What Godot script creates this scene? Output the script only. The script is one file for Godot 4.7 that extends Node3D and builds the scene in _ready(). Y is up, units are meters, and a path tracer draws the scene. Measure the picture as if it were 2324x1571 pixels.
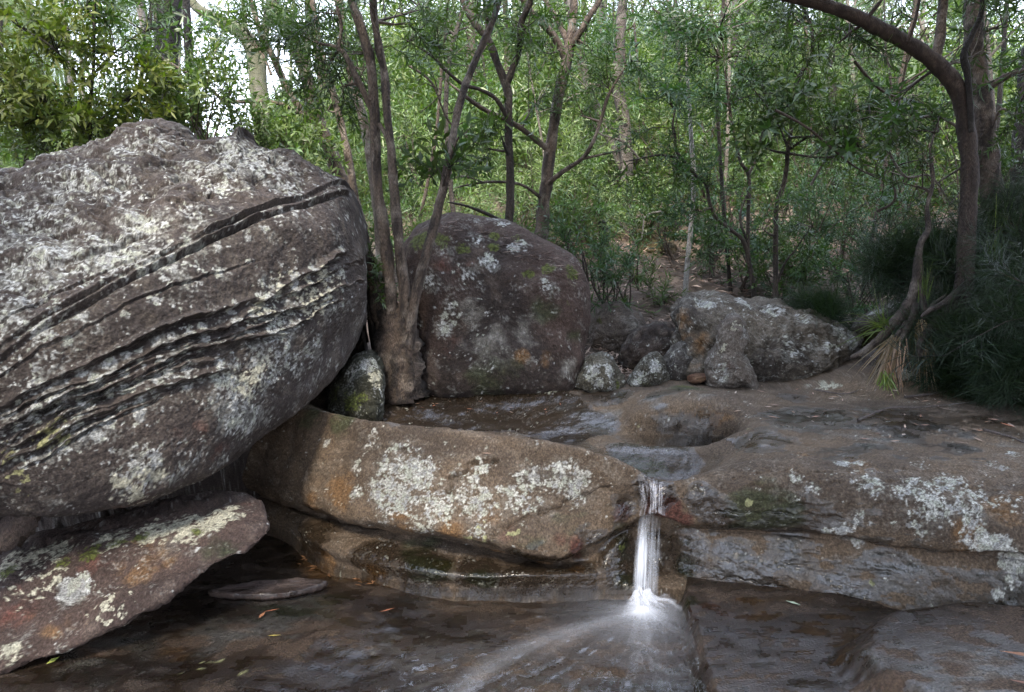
extends Node3D
# Creek in a shaded gully: boulders, a lichen-covered rock ledge with a small waterfall, paperbarks and scrub behind.
# Traced points are pixels of a 2324 x 1571 view of the photograph, each with a distance or a height in metres.

const CAM := Vector3(0.0, 1.55, 0.0)
const FPX := 1610.6
const CX := 1162.0
const CY := 785.5
const PITCH := 0.1405
var fwd := Vector3(0, -sin(PITCH), -cos(PITCH))
var upv := Vector3(0, cos(PITCH), -sin(PITCH))
var rng := RandomNumberGenerator.new()
var names := {}
var n1 := FastNoiseLite.new()
var n2 := FastNoiseLite.new()
var n3 := FastNoiseLite.new()
var nc := FastNoiseLite.new()
var nr := FastNoiseLite.new()
var M := {}
var SPR := {}

# ---------------------------------------------------------------- placing
func P(x: float, y: float, d: float) -> Vector3:
	var r := Vector3((x - CX) / FPX, 0, 0) + upv * (-(y - CY) / FPX) + fwd
	return CAM + r * (d / -r.z)

func PH(x: float, y: float, h: float) -> Vector3:
	var r := Vector3((x - CX) / FPX, 0, 0) + upv * (-(y - CY) / FPX) + fwd
	return CAM + r * ((h - CAM.y) / r.y)

func PW(x: float, d: float, h: float) -> Vector3:
	var zc := (h - CAM.y) * fwd.y - d * fwd.z
	return Vector3((x - CX) / FPX * zc, h, -d)

func px(p: Vector3) -> Vector2:
	var v := p - CAM
	var zc := v.dot(fwd)
	return Vector2(CX + FPX * v.x / zc, CY - FPX * v.dot(upv) / zc)

func at(e: Array) -> Vector3:
	if e.size() == 4:
		return PW(e[0], e[2], e[3])
	return P(e[0], e[1], e[2]) if e[2] >= 2.0 else PH(e[0], e[1], e[2])

# ---------------------------------------------------------------- naming
func numbered(called: String) -> String:
	var n: int = names.get(called, 0)
	names[called] = n + 1
	return called if n == 0 else "%s_%03d" % [called, n]

func tag(o: Node, label: String, category: String, group := "", kind := "") -> void:
	if label: o.set_meta("label", label)
	if category: o.set_meta("category", category)
	if group: o.set_meta("group", group)
	if kind: o.set_meta("kind", kind)

func thing(called: String, label: String, category: String, where := Vector3.ZERO, group := "", kind := "") -> Node3D:
	var o := Node3D.new()
	o.name = numbered(called)
	add_child(o)
	o.position = where
	tag(o, label, category, group, kind)
	return o

func part(called: String, mesh: Mesh, mat: Material, parent: Node3D = null) -> MeshInstance3D:
	var o := MeshInstance3D.new()
	o.mesh = mesh
	if mat: o.material_override = mat
	if parent == null:
		o.name = numbered(called)
		add_child(o)
	else:
		o.name = called
		parent.add_child(o, true)
		o.position = -parent.position if parent.get_parent() == self else Vector3.ZERO
	return o

# ---------------------------------------------------------------- grids
class Grid:
	var nu := 0
	var nv := 0
	var closed := false
	var p := PackedVector3Array()
	var n := PackedVector3Array()
	var c := PackedColorArray()
	var w := PackedByteArray()
	var v := PackedFloat32Array()
	var cells := {}
	func normals(flip: bool) -> void:
		n.resize(nu * nv)
		for j in nv:
			var j0 := maxi(j - 1, 0) * nu
			var j1 := mini(j + 1, nv - 1) * nu
			for i in nu:
				var i0 := i - 1
				var i1 := i + 1
				if closed:
					i0 = (i0 + nu - 1) % (nu - 1)
					i1 = i1 % (nu - 1)
				else:
					i0 = maxi(i0, 0)
					i1 = mini(i1, nu - 1)
				var q := (p[j * nu + i1] - p[j * nu + i0]).cross(p[j1 + i] - p[j0 + i])
				q = q.normalized()
				n[j * nu + i] = -q if flip else q

func herm(e: Array, x: float) -> Vector3:
	# e: [[x, Vector3]...] sorted by x
	var k := 0
	while k < e.size() - 2 and x > e[k + 1][0]: k += 1
	var x0: float = e[k][0]
	var x1: float = e[k + 1][0]
	var a: Vector3 = e[k][1]
	var b: Vector3 = e[k + 1][1]
	var h := x1 - x0
	var t := clampf((x - x0) / h, 0.0, 1.0)
	var ta: Vector3 = (b - a) / h
	var tb := ta
	if k > 0: ta = (b - e[k - 1][1]) / (x1 - e[k - 1][0])
	if k < e.size() - 2: tb = (e[k + 2][1] - a) / (e[k + 2][0] - x0)
	var t2 := t * t
	var t3 := t2 * t
	return a * (2 * t3 - 3 * t2 + 1) + ta * h * (t3 - 2 * t2 + t) + b * (3 * t2 - 2 * t3) + tb * h * (t3 - t2)

func resample(pts: Array, n: int, loop: bool) -> PackedVector3Array:
	var out := PackedVector3Array()
	var m := pts.size()
	var tot := m if loop else m - 1
	for i in n:
		var f := float(i) / (n if loop else n - 1) * tot
		var k := mini(int(f), tot - 1)
		var t := f - k
		var a: Vector3 = pts[(k - 1 + m) % m] if loop else pts[maxi(k - 1, 0)]
		var b: Vector3 = pts[k % m]
		var c: Vector3 = pts[(k + 1) % m]
		var d: Vector3 = pts[(k + 2) % m] if loop else pts[mini(k + 2, m - 1)]
		out.append(b.cubic_interpolate(c, a, d, t))
	return out

# a closed boulder: the outline (pixels, with an optional depth offset) at rim depth, bulging to the front and to the back
func bulge(outline: Array, rim: float, front: float, back: float, pw: float, na: int, nrings: int) -> Grid:
	var pts := []
	var c := Vector3.ZERO
	for e in outline:
		var q := P(e[0], e[1], rim + (e[2] if e.size() > 2 else 0.0))
		pts.append(q)
		c += q
	c /= pts.size()
	# even arc length
	var dense := resample(pts, na * 4, true)
	var length := 0.0
	for i in dense.size(): length += dense[i].distance_to(dense[(i + 1) % dense.size()])
	var ring := PackedVector3Array()
	var acc := 0.0
	var want := 0.0
	for i in dense.size():
		var stepl := dense[i].distance_to(dense[(i + 1) % dense.size()])
		while want <= acc + stepl and ring.size() < na:
			ring.append(dense[i].lerp(dense[(i + 1) % dense.size()], (want - acc) / maxf(stepl, 1e-6)))
			want += length / na
		acc += stepl
	while ring.size() < na: ring.append(ring[ring.size() - 1])
	ring.append(ring[0])
	var g := Grid.new()
	g.closed = true
	g.nu = na + 1
	var to := Vector3(CAM.x - c.x, 0, CAM.z - c.z).normalized()
	for half in 2:
		var deep := (rim - front) if half == 0 else (rim - back)
		var m := nrings if half == 0 else nrings / 3
		for k in m:
			var t := float(k) / m if half == 0 else 1.0 - float(k) / (m - 1)
			var r := sin(t * PI / 2)
			r = maxf(r, 0.004)
			var z := pow(maxf(0.0, 1.0 - pow(r, pw)), 1.0 / pw) * deep
			for i in na + 1:
				g.p.append(c + (ring[i] - c) * r + to * z)
			g.v.append(t if half == 0 else 2.0 - t)
	g.nv = g.p.size() / g.nu
	return g

func face_out(g: Grid) -> void:
	# turn a closed grid's normals outward
	var c := Vector3.ZERO
	for k in range(0, g.p.size(), 17): c += g.p[k]
	c /= ceilf(g.p.size() / 17.0)
	g.normals(false)
	var s := 0.0
	for k in range(0, g.p.size(), 17): s += g.n[k].dot(g.p[k] - c)
	if s < 0.0:
		# reverse the order of the columns so that faces and normals agree
		for j in g.nv:
			var row := g.p.slice(j * g.nu, (j + 1) * g.nu)
			row.reverse()
			for i in g.nu: g.p[j * g.nu + i] = row[i]
		g.normals(false)

func grid_mesh(g: Grid, mats: Array) -> ArrayMesh:
	var am := ArrayMesh.new()
	var lists := []
	for m in mats: lists.append(PackedInt32Array())
	var wet := g.w.size() > 0
	var clear := not wet and g.c.size() > 0
	var idx: Array[PackedInt32Array] = []
	for m in mats: idx.append(PackedInt32Array())
	for j in g.nv - 1:
		for i in g.nu - 1:
			var a := j * g.nu + i
			var b := a + 1
			var d := a + g.nu
			var c := d + 1
			var s := g.w[a] if wet else 0
			if clear and g.c[a].a + g.c[b].a + g.c[c].a + g.c[d].a < 0.05: continue
			idx[s].append_array(PackedInt32Array([a, d, c, a, c, b]))
	for s in mats.size():
		if idx[s].is_empty(): continue
		# keep only the vertices in use
		var remap := {}
		var used := idx[s]
		if mats.size() > 1:
			var mark := PackedInt32Array()
			mark.resize(g.p.size())
			mark.fill(-1)
			var vp := PackedVector3Array()
			var vn := PackedVector3Array()
			var vc := PackedColorArray()
			var out := PackedInt32Array()
			out.resize(used.size())
			for k in used.size():
				var q := used[k]
				if mark[q] < 0:
					mark[q] = vp.size()
					vp.append(g.p[q])
					vn.append(g.n[q])
					if g.c.size(): vc.append(g.c[q])
				out[k] = mark[q]
			add_surface(am, vp, vn, vc, out, mats[s])
		else:
			add_surface(am, g.p, g.n, g.c, used, mats[s])
	return am

func add_surface(am: ArrayMesh, vp: PackedVector3Array, vn: PackedVector3Array, vc: PackedColorArray, ix: PackedInt32Array, mat: Material) -> void:
	var arr := []
	arr.resize(Mesh.ARRAY_MAX)
	arr[Mesh.ARRAY_VERTEX] = vp
	arr[Mesh.ARRAY_NORMAL] = vn
	if vc.size(): arr[Mesh.ARRAY_COLOR] = vc
	arr[Mesh.ARRAY_INDEX] = ix
	am.add_surface_from_arrays(Mesh.PRIMITIVE_TRIANGLES, arr)
	am.surface_set_material(am.get_surface_count() - 1, mat)

# the point of a grid that shows nearest to a traced pixel
func snap(g: Grid, x: float, y: float) -> Vector3:
	if g.cells.is_empty():
		var stepk := maxi(1, g.p.size() / 24000)
		for k in range(0, g.p.size(), stepk):
			var q := g.p[k]
			if g.n.size() and g.n[k].dot(q - CAM) > 0.0: continue
			var s := px(q)
			var key := Vector2i(floori(s.x / 30.0), floori(s.y / 30.0))
			if not g.cells.has(key): g.cells[key] = []
			g.cells[key].append([s, q])
	var c := Vector2i(floori(x / 30.0), floori(y / 30.0))
	var best := 1e9
	var out := P(x, y, 3.0)
	for r in range(1, 12):
		for i in range(c.x - r, c.x + r + 1):
			for j in range(c.y - r, c.y + r + 1):
				for e in g.cells.get(Vector2i(i, j), []):
					var f := (e[0] as Vector2).distance_squared_to(Vector2(x, y))
					if f < best:
						best = f
						out = e[1]
		if best < 1e8: break
	return out

# ---------------------------------------------------------------- rock surfaces
enum {WHITE, YELLOW, MOSS, RUST, WET, PALE, RED, GREEN, CREAM}

class Style:
	var c1 := Color(0.16, 0.13, 0.11)
	var c2 := Color(0.09, 0.07, 0.065)
	var c3 := Color(0.22, 0.19, 0.16)
	var spots := []          # [centre, radius, kind, strength]
	var lichen := -1.0       # how readily white lichen grows everywhere
	var yellow := -1.2
	var moss := -1.2
	var wet := -1.0
	var f := 1.0             # scale of the pattern
	var streak := Vector3.ONE
	var spot := 1.0          # scale of the lichen spots
	var wash := 0.4
	var white := Color(0.66, 0.67, 0.64)

func bands(g: Grid, work: Callable) -> Array:
	# runs work(first, last) over the grid's points on several threads; each call returns its own arrays
	var nb := 16
	var out := []
	out.resize(nb)
	var lock := Mutex.new()
	var tot := g.p.size()
	var job := func(b: int) -> void:
		var r = work.call(tot * b / nb, tot * (b + 1) / nb)
		lock.lock()
		out[b] = r
		lock.unlock()
	var id := WorkerThreadPool.add_group_task(job, nb, 4, true)
	WorkerThreadPool.wait_for_group_task_completion(id)
	return out

func shift(g: Grid, height: Callable) -> void:
	# moves every point along its normal by height(point, row value)
	var P0 := g.p
	var N0 := g.n
	var V0 := g.v
	var nu := g.nu
	var work := func(a: int, b: int):
		var r := PackedVector3Array()
		r.resize(b - a)
		for k in range(a, b):
			r[k - a] = P0[k] + N0[k] * float(height.call(P0[k], V0[k / nu]))
		return r
	var res := bands(g, work)
	g.cells = {}
	g.p = PackedVector3Array()
	for r in res: g.p.append_array(r)

func paint(g: Grid, st: Style) -> void:
	var hash := {}
	for s in st.spots:
		var c: Vector3 = s[0]
		var r: float = s[1]
		var lo := Vector3i(((c - Vector3.ONE * r) * 8.0).floor())
		var hi := Vector3i(((c + Vector3.ONE * r) * 8.0).floor())
		for x in range(lo.x, hi.x + 1):
			for y in range(lo.y, hi.y + 1):
				for z in range(lo.z, hi.z + 1):
					var key := Vector3i(x, y, z)
					if not hash.has(key): hash[key] = []
					hash[key].append([c, 1.0 / (r * r), int(s[2]), float(s[3])])
	var P0 := g.p
	var res := bands(g, func(a: int, b: int): return paint_band(P0, a, b, st, hash))
	g.c = PackedColorArray()
	g.w = PackedByteArray()
	for r in res:
		g.c.append_array(r[0])
		g.w.append_array(r[1])

func paint_band(P0: PackedVector3Array, first: int, last: int, st: Style, hash: Dictionary) -> Array:
	var oc := PackedColorArray()
	var ow := PackedByteArray()
	oc.resize(last - first)
	ow.resize(last - first)
	var acc := PackedFloat32Array()
	acc.resize(9)
	var none := []
	var cream := Color(0.56, 0.54, 0.42)
	var yel := Color(0.47, 0.46, 0.23)
	var mossc := Color(0.085, 0.10, 0.02)
	var rust := Color(0.25, 0.135, 0.055)
	var red := Color(0.145, 0.055, 0.04)
	var greenc := Color(0.06, 0.075, 0.03)
	for k in range(first, last):
		var p := P0[k]
		acc.fill(0.0)
		for s in hash.get(Vector3i((p * 8.0).floor()), none):
			var e: float = 1.0 - p.distance_squared_to(s[0]) * s[1]
			if e > 0.0: acc[s[2]] = maxf(acc[s[2]], e * s[3])
		var q := p * st.f
		var qs := q * st.streak
		var a := n1.get_noise_3dv(qs)
		var b := n2.get_noise_3dv(qs)
		var f := n3.get_noise_3dv(q)
		var col := st.c1.lerp(st.c2, clampf(0.5 + a * 1.6, 0.0, 1.0)).lerp(st.c3, clampf(b * 2.2 - 0.15, 0.0, 0.85))
		col = col * (0.9 + 0.55 * f)
		if acc[PALE] > 0.0: col = col.lerp(Color(0.27, 0.25, 0.22) * (0.85 + 0.6 * f), clampf(acc[PALE] * 1.5 + b * 1.5 - 0.35, 0.0, 0.9))
		if acc[RUST] > 0.0: col = col.lerp(rust * (0.85 + 0.7 * f), clampf(acc[RUST] * 1.5 + b * 1.5 - 0.35, 0.0, 0.85))
		if acc[RED] > 0.0: col = col.lerp(red * (0.85 + 0.8 * f), clampf(acc[RED] * 1.8 + b * 1.2 - 0.4, 0.0, 0.9))
		if acc[GREEN] > 0.0: col = col.lerp(greenc * (0.8 + 0.8 * f), clampf(acc[GREEN] * 1.5 + a + b * 1.2 - 0.35, 0.0, 0.75))
		# wet film
		var wv := st.wet + acc[WET] * 1.7 + b * 0.9 + a * 0.5
		var wetc := 0
		if wv > 0.45: wetc = 2
		elif wv > 0.05: wetc = 1
		if wetc == 2: col = col * 0.31
		elif wetc == 1: col = col * 0.54
		# lichen crusts: round spots that join into mats with ragged edges
		var ql := q * st.spot
		var cl := nc.get_noise_3dv(ql)          # -1 in the middle of a spot
		var grow := acc[WHITE] * 1.35 + n1.get_noise_3dv(q * 5.0) * 0.5
		var L := st.lichen + grow + n2.get_noise_3dv(ql * 1.7) * 1.1 - cl * 0.6 + f * 0.9
		# a thin grey bloom round and between the crusts
		var wash := st.lichen + 0.5 + grow + n2.get_noise_3dv(q * 1.1 + Vector3(4, 4, 0)) * 1.3 + f * 1.1
		if wash > 0.1: col = col.lerp(Color(0.30, 0.30, 0.275) * (0.9 + 0.7 * f), clampf((wash - 0.1) * 1.1, 0.0, st.wash))
		if L > 0.16:
			var tone := nr.get_noise_3dv(ql)
			var lc := st.white * (0.84 + 0.18 * tone + 0.6 * f)
			if tone > 0.35: lc = lc.lerp(Color(0.40, 0.42, 0.32), 0.65)
			elif tone < -0.5: lc = lc.lerp(Color(0.38, 0.38, 0.37), 0.7)
			col = col.lerp(lc, clampf((L - 0.16) * 3.5, 0.15, 0.93) * (1.0 if n3.get_noise_3dv(q * 2.6) > -0.16 else 0.35))
			wetc = 0
		if acc[CREAM] > 0.0:
			var C := acc[CREAM] * 1.6 - 0.95 + n2.get_noise_3dv(q * 2.3) * 1.5 - cl * 0.55 + f * 0.6
			if C > 0.0:
				col = col.lerp(cream * (0.9 + 0.7 * f + 0.15 * nr.get_noise_3dv(q)), clampf(C * 6.0, 0.3, 0.92))
				wetc = 0
		var Y := st.yellow + acc[YELLOW] * 1.5 + n2.get_noise_3dv(q * 2.6 + Vector3(7, 3, 1)) * 1.3 - cl * 0.4
		if Y > 0.2:
			col = col.lerp(yel * (0.9 + 0.6 * f), clampf((Y - 0.2) * 6.0, 0.3, 0.9))
			wetc = 0
		var Mo := st.moss + acc[MOSS] * 1.7 + b * 1.1 + f * 0.7
		if Mo > 0.2:
			col = col.lerp(mossc * (1.0 + 1.3 * f), clampf((Mo - 0.2) * 4.0, 0.2, 0.9))
			wetc = 0
		oc[k - first] = Color(maxf(col.r, 0.004), maxf(col.g, 0.004), maxf(col.b, 0.004))
		ow[k - first] = wetc
	return [oc, ow]

func rough(g: Grid, a1: float, a2: float, a3: float, f := 1.0, ridge := 0.0) -> void:
	shift(g, func(p: Vector3, _v: float) -> float:
		var q := p * f
		var h := n1.get_noise_3dv(q) * a1 + n1.get_noise_3dv(q * 4.0) * a2 + n2.get_noise_3dv(q * 1.6) * a2 * 0.5 + n3.get_noise_3dv(q * 0.8) * a3
		if ridge > 0.0: h += (absf(n1.get_noise_3dv(q * 3.0 + Vector3(9, 2, 4))) - 0.2) * ridge
		return h)

# splits flat faces onto a rounded stone: points past each of a few planes are laid back onto it
func facet(g: Grid, count: int, deep: float, sd: int) -> void:
	var r := RandomNumberGenerator.new()
	r.seed = sd
	var c := Vector3.ZERO
	for q in g.p: c += q
	c /= g.p.size()
	for k in count:
		var n := Vector3(r.randf_range(-1, 1), r.randf_range(-0.3, 0.9), r.randf_range(-0.2, 1.0)).normalized()
		var far := 0.0
		for q in g.p: far = maxf(far, (q - c).dot(n))
		var lim := far * (1.0 - deep * r.randf_range(0.5, 1.2))
		for i in g.p.size():
			var e := (g.p[i] - c).dot(n) - lim
			if e > 0.0: g.p[i] -= n * e * 0.93

func rock(called: String, g: Grid, st: Style, label: String, category := "boulder", group := "", kind := "") -> MeshInstance3D:
	face_out(g) if g.closed else g.normals(false)
	paint(g, st)
	var o := part(called, grid_mesh(g, [M.rock_dry, M.rock_damp, M.rock_wet]), null)
	tag(o, label, category, group, kind)
	return o

func spots(g: Grid, list: Array) -> Array:
	# list: [x, y, radius in metres, kind, strength]
	var out := []
	for s in list: out.append([snap(g, s[0], s[1]), s[2], s[3], s[4]])
	return out

# ---------------------------------------------------------------- the stone
func lip(s: float, w: float) -> float:
	# a bedding ledge: a rim that stands proud above (s < 0) and a groove worn under it (s > 0)
	if s < -w * 3.0 or s > w * 4.0: return 0.0
	return exp(-pow((s + w * 0.55) / (w * 0.75), 2.0)) - 1.25 * exp(-pow((s - w * 0.95) / (w * 0.9), 2.0))

func build_leaning_boulder() -> void:
	var bottom := [[-300, 1180, 2.62], [0, 1172, 2.66], [150, 1166, 2.7], [330, 1140, 2.84], [480, 1080, 3.02], [600, 990, 3.3], [700, 910, 3.6], [760, 850, 3.8], [800, 790, 4.0], [830, 715, 4.15], [880, 800, 700, 4.6, 1]]
	var r2 := [[-300, 1110, 2.36], [0, 1104, 2.46], [150, 1098, 2.52], [330, 1066, 2.66], [480, 1000, 2.86], [600, 915, 3.15], [700, 835, 3.46], [760, 775, 3.7], [800, 730, 3.9], [831, 690, 4.1], [880, 800, 690, 4.6, 1]]
	var r3 := [[-300, 910, 2.3], [0, 897, 2.42], [330, 840, 2.7], [480, 800, 2.9], [600, 755, 3.16], [700, 720, 3.44], [760, 695, 3.62], [800, 680, 3.8], [832, 662, 4.05], [880, 800, 670, 4.6, 1]]
	var r4 := [[-300, 700, 2.4], [0, 690, 2.5], [330, 610, 2.82], [480, 560, 3.05], [600, 530, 3.28], [700, 530, 3.5], [760, 540, 3.66], [800, 570, 3.85], [831, 625, 4.08], [880, 800, 650, 4.6, 1]]
	var r5 := [[-300, 510, 2.8], [0, 503, 2.92], [100, 480, 3.0], [200, 440, 3.12], [330, 405, 3.3], [480, 400, 3.42], [600, 410, 3.58], [700, 440, 3.72], [760, 470, 3.8], [800, 520, 3.94], [829, 595, 4.12], [880, 800, 640, 4.6, 1]]
	var top := [[-300, 400, 3.4], [0, 386, 3.45], [80, 384, 3.48], [112, 350, 3.5], [150, 336, 3.55], [190, 330, 3.6], [240, 318, 3.68], [290, 284, 3.75], [350, 270, 3.8], [390, 286, 3.84], [430, 318, 3.86], [480, 316, 3.86], [525, 292, 3.84], [545, 284, 3.84], [562, 314, 3.86], [600, 326, 3.88], [700, 380, 3.94], [770, 408, 3.98], [792, 437, 4.03], [815, 520, 4.1], [829, 575, 4.15], [880, 800, 620, 4.6, 1]]
	for r in [bottom, r2, r3, r4, r5, top]: r.push_front([-520, -470, 770, 3.5, 1])
	var r0 := []
	var r00 := []
	var r7 := []
	var r8 := []
	for e in bottom:
		var q := at_row(e)
		r0.append([e[0], q + Vector3(-0.2, -0.12, -0.95)])
		r00.append([e[0], q + Vector3(-0.2, -0.75, -1.1)])
	for e in top:
		var q := at_row(e)
		r7.append([e[0], q + Vector3(0.0, -0.12, -0.35)])
		r8.append([e[0], q + Vector3(0.0, -0.8, -0.6)])
	var g := loft_rows([r00, r0, bottom, r2, r3, r4, r5, top, r7, r8], -520, 880, 600, [10, 44, 30, 140, 140, 120, 100, 12, 6])
	g.normals(false)
	# bedding planes, through the two long ledges that cross the face
	var A := snap(g, 33, 752)
	var B := snap(g, 775, 406)
	var ns := (B - A).cross(Vector3(0.1, 0.25, 1.0)).normalized()
	if ns.y > 0.0: ns = -ns
	var lines := []
	for l in [[33, 752, 775, 406, 0.010, 0.015], [0, 802, 791, 435, 0.011, 0.019], [592, 678, 787, 570, 0.011, 0.028], [0, 926, 592, 678, 0.011, 0.028], [60, 930, 476, 790, 0.010, 0.022], [0, 968, 476, 827, 0.011, 0.026], [0, 990, 700, 690, 0.009, 0.018], [0, 1010, 600, 760, 0.010, 0.024], [0, 1035, 640, 760, 0.009, 0.02], [0, 1060, 500, 850, 0.012, 0.026], [120, 600, 330, 530, 0.012, 0.012], [300, 640, 640, 480, 0.007, 0.009], [0, 840, 560, 590, 0.006, 0.008], [100, 920, 560, 720, 0.006, 0.012], [0, 945, 420, 790, 0.006, 0.012], [200, 930, 640, 720, 0.006, 0.012], [0, 980, 300, 890, 0.006, 0.012], [0, 1022, 400, 880, 0.006, 0.013], [60, 1048, 470, 870, 0.006, 0.012], [420, 790, 800, 600, 0.006, 0.011], [460, 800, 800, 640, 0.006, 0.012], [500, 815, 790, 680, 0.007, 0.013], [560, 720, 800, 590, 0.006, 0.010], [20, 720, 500, 510, 0.006, 0.007]]:
		var a := snap(g, l[0], l[1])
		var b := snap(g, l[2], l[3])
		lines.append([(a - A).dot(ns), (b - A).dot(ns), a, b, l[4], l[5]])
	var dirx := (B - A).normalized()
	var lt := []
	for l in lines: lt.append([(l[2] - A).dot(dirx), (l[3] - A).dot(dirx)])
	shift(g, func(p: Vector3, _v: float) -> float:
		var sp := (p - A).dot(ns)
		var wx := (p - A).dot(dirx)
		var warp := n1.get_noise_3dv(p * 2.2) * 0.026 + n2.get_noise_3dv(p * 1.3) * 0.013
		var h := 0.0
		for m in lines.size():
			var l: Array = lines[m]
			var ta: float = lt[m][0]
			var tb: float = lt[m][1]
			var t := (wx - ta) / (tb - ta)
			if t < -0.08 or t > 1.1: continue
			var s0: float = lerpf(l[0], l[1], clampf(t, -0.1, 1.1)) + warp * (0.25 if m < 2 else 0.8)
			if absf(sp - s0) > 0.06: continue
			var fade := clampf((t + 0.08) * 9.0, 0.0, 1.0) * clampf((1.1 - t) * 9.0, 0.0, 1.0)
			fade *= clampf(0.9 + 1.2 * n1.get_noise_3dv(p * 1.5 + Vector3(m * 3.1, 0, 0)), 0.4, 1.3)
			h += lip(sp - s0, l[4]) * l[5] * fade
		var above := smoothstep(0.05, -0.25, sp)
		h += n1.get_noise_3dv(p * 2.0) * (0.018 + 0.04 * above) + n1.get_noise_3dv(p * 6.0) * (0.006 + 0.008 * above) + n2.get_noise_3dv(p * 1.6) * (0.006 + 0.004 * above) + n3.get_noise_3dv(p * 0.6) * 0.004
		if above > 0.0:
			h -= maxf(0.0, 0.10 - absf(n1.get_noise_3dv(p * Vector3(2.0, 4.5, 2.0) + Vector3(3, 1, 8)))) * 0.14 * above
			h -= maxf(0.0, n1.get_noise_3dv(p * 5.0 + Vector3(1, 7, 2)) - 0.22) * 0.09 * above
		return h)
	g.normals(false)
	var st := Style.new()
	st.c1 = Color(0.106, 0.085, 0.075)
	st.c2 = Color(0.07, 0.057, 0.052)
	st.c3 = Color(0.15, 0.125, 0.105)
	st.lichen = -0.8
	st.yellow = -1.0
	st.f = 0.85
	st.spot = 1.5
	st.wash = 0.55
	var L := []
	# white mats on the upper slope
	for e in [[560, 360, 0.22, 0.75], [600, 380, 0.16, 0.6], [500, 400, 0.2, 0.55], [690, 410, 0.16, 0.6], [330, 515, 0.14, 0.75], [250, 575, 0.16, 0.7], [440, 480, 0.12, 0.5], [120, 345, 0.14, 0.6], [230, 420, 0.25, 0.5], [330, 330, 0.2, 0.45], [60, 520, 0.3, 0.45], [120, 600, 0.3, 0.5], [30, 620, 0.25, 0.5], [60, 700, 0.22, 0.45], [380, 600, 0.2, 0.35], [650, 400, 0.2, 0.5], [160, 400, 0.25, 0.45], [430, 390, 0.15, 0.5],
		[650, 760, 0.13, 0.75], [600, 830, 0.16, 0.7], [540, 880, 0.17, 0.75], [520, 930, 0.14, 0.75], [640, 800, 0.14, 0.65], [700, 790, 0.12, 0.55], [270, 1100, 0.16, 0.75], [320, 1070, 0.14, 0.6], [120, 1130, 0.12, 0.55], [220, 1120, 0.1, 0.6], [660, 700, 0.1, 0.5], [740, 690, 0.12, 0.4], [420, 1040, 0.12, 0.35], [560, 960, 0.12, 0.55], [100, 960, 0.2, 0.4], [40, 900, 0.2, 0.4], [380, 860, 0.16, 0.45], [600, 680, 0.1, 0.4]]:
		L.append([e[0], e[1], e[2], WHITE, e[3]])
	for e in [[340, 1040, 0.14, 0.5], [560, 860, 0.12, 0.5], [330, 1110, 0.13, 0.6], [230, 1150, 0.1, 0.5], [720, 680, 0.13, 0.6], [760, 640, 0.12, 0.5], [590, 700, 0.1, 0.45], [640, 640, 0.1, 0.35]]:
		L.append([e[0], e[1], e[2], CREAM, e[3] * 0.95])
	for e in [[110, 990, 0.09, 0.8], [130, 960, 0.06, 0.8], [10, 1030, 0.08, 0.6], [50, 1090, 0.1, 0.4]]:
		L.append([e[0], e[1], e[2], YELLOW, e[3]])
	for e in [[430, 985, 0.1, 0.4], [300, 1140, 0.12, 0.3], [480, 1010, 0.1, 0.35]]:
		L.append([e[0], e[1], e[2], RED, e[3]])
	st.spots = spots(g, L)
	# the pale crust that lines the proud rims of the ledges
	for m in lines.size():
		var l: Array = lines[m]
		for q in 34 if m < 6 else 14:
			var t := rng.randf()
			var c: Vector3 = (l[2] as Vector3).lerp(l[3], t)
			var f := px(c)
			st.spots.append([snap(g, f.x, f.y) - ns * l[4] * rng.randf_range(0.2, 1.6) + rnd(0.008), rng.randf_range(0.012, 0.036), WHITE, rng.randf_range(0.5, 1.15)])
	rock("leaning_boulder", g, st, "huge leaning grey boulder banded with thin weathered ledges and blotched white lichen")

func at_row(e: Array) -> Vector3:
	if e.size() == 2: return e[1]
	if e.size() == 5: return P(e[1], e[2], e[3])
	return at(e)

func loft_rows(rows: Array, x0: float, x1: float, nu: int, seg: Array) -> Grid:
	var g := Grid.new()
	g.nu = nu
	var fine := []
	for r in rows:
		var e := []
		for k in r: e.append([float(k[0]), at_row(k)])
		var line := PackedVector3Array()
		for i in nu: line.append(herm(e, x0 + (x1 - x0) * i / (nu - 1.0)))
		fine.append(line)
	for s in rows.size() - 1:
		var m: int = seg[mini(s, seg.size() - 1)]
		var A: PackedVector3Array = fine[maxi(s - 1, 0)]
		var B: PackedVector3Array = fine[s]
		var C: PackedVector3Array = fine[s + 1]
		var D: PackedVector3Array = fine[mini(s + 2, rows.size() - 1)]
		for k in m + (1 if s == rows.size() - 2 else 0):
			var t := float(k) / m
			for i in nu: g.p.append(B[i].cubic_interpolate(C[i], A[i], D[i], t))
			g.v.append(s + t)
	g.nv = g.p.size() / nu
	return g

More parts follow.
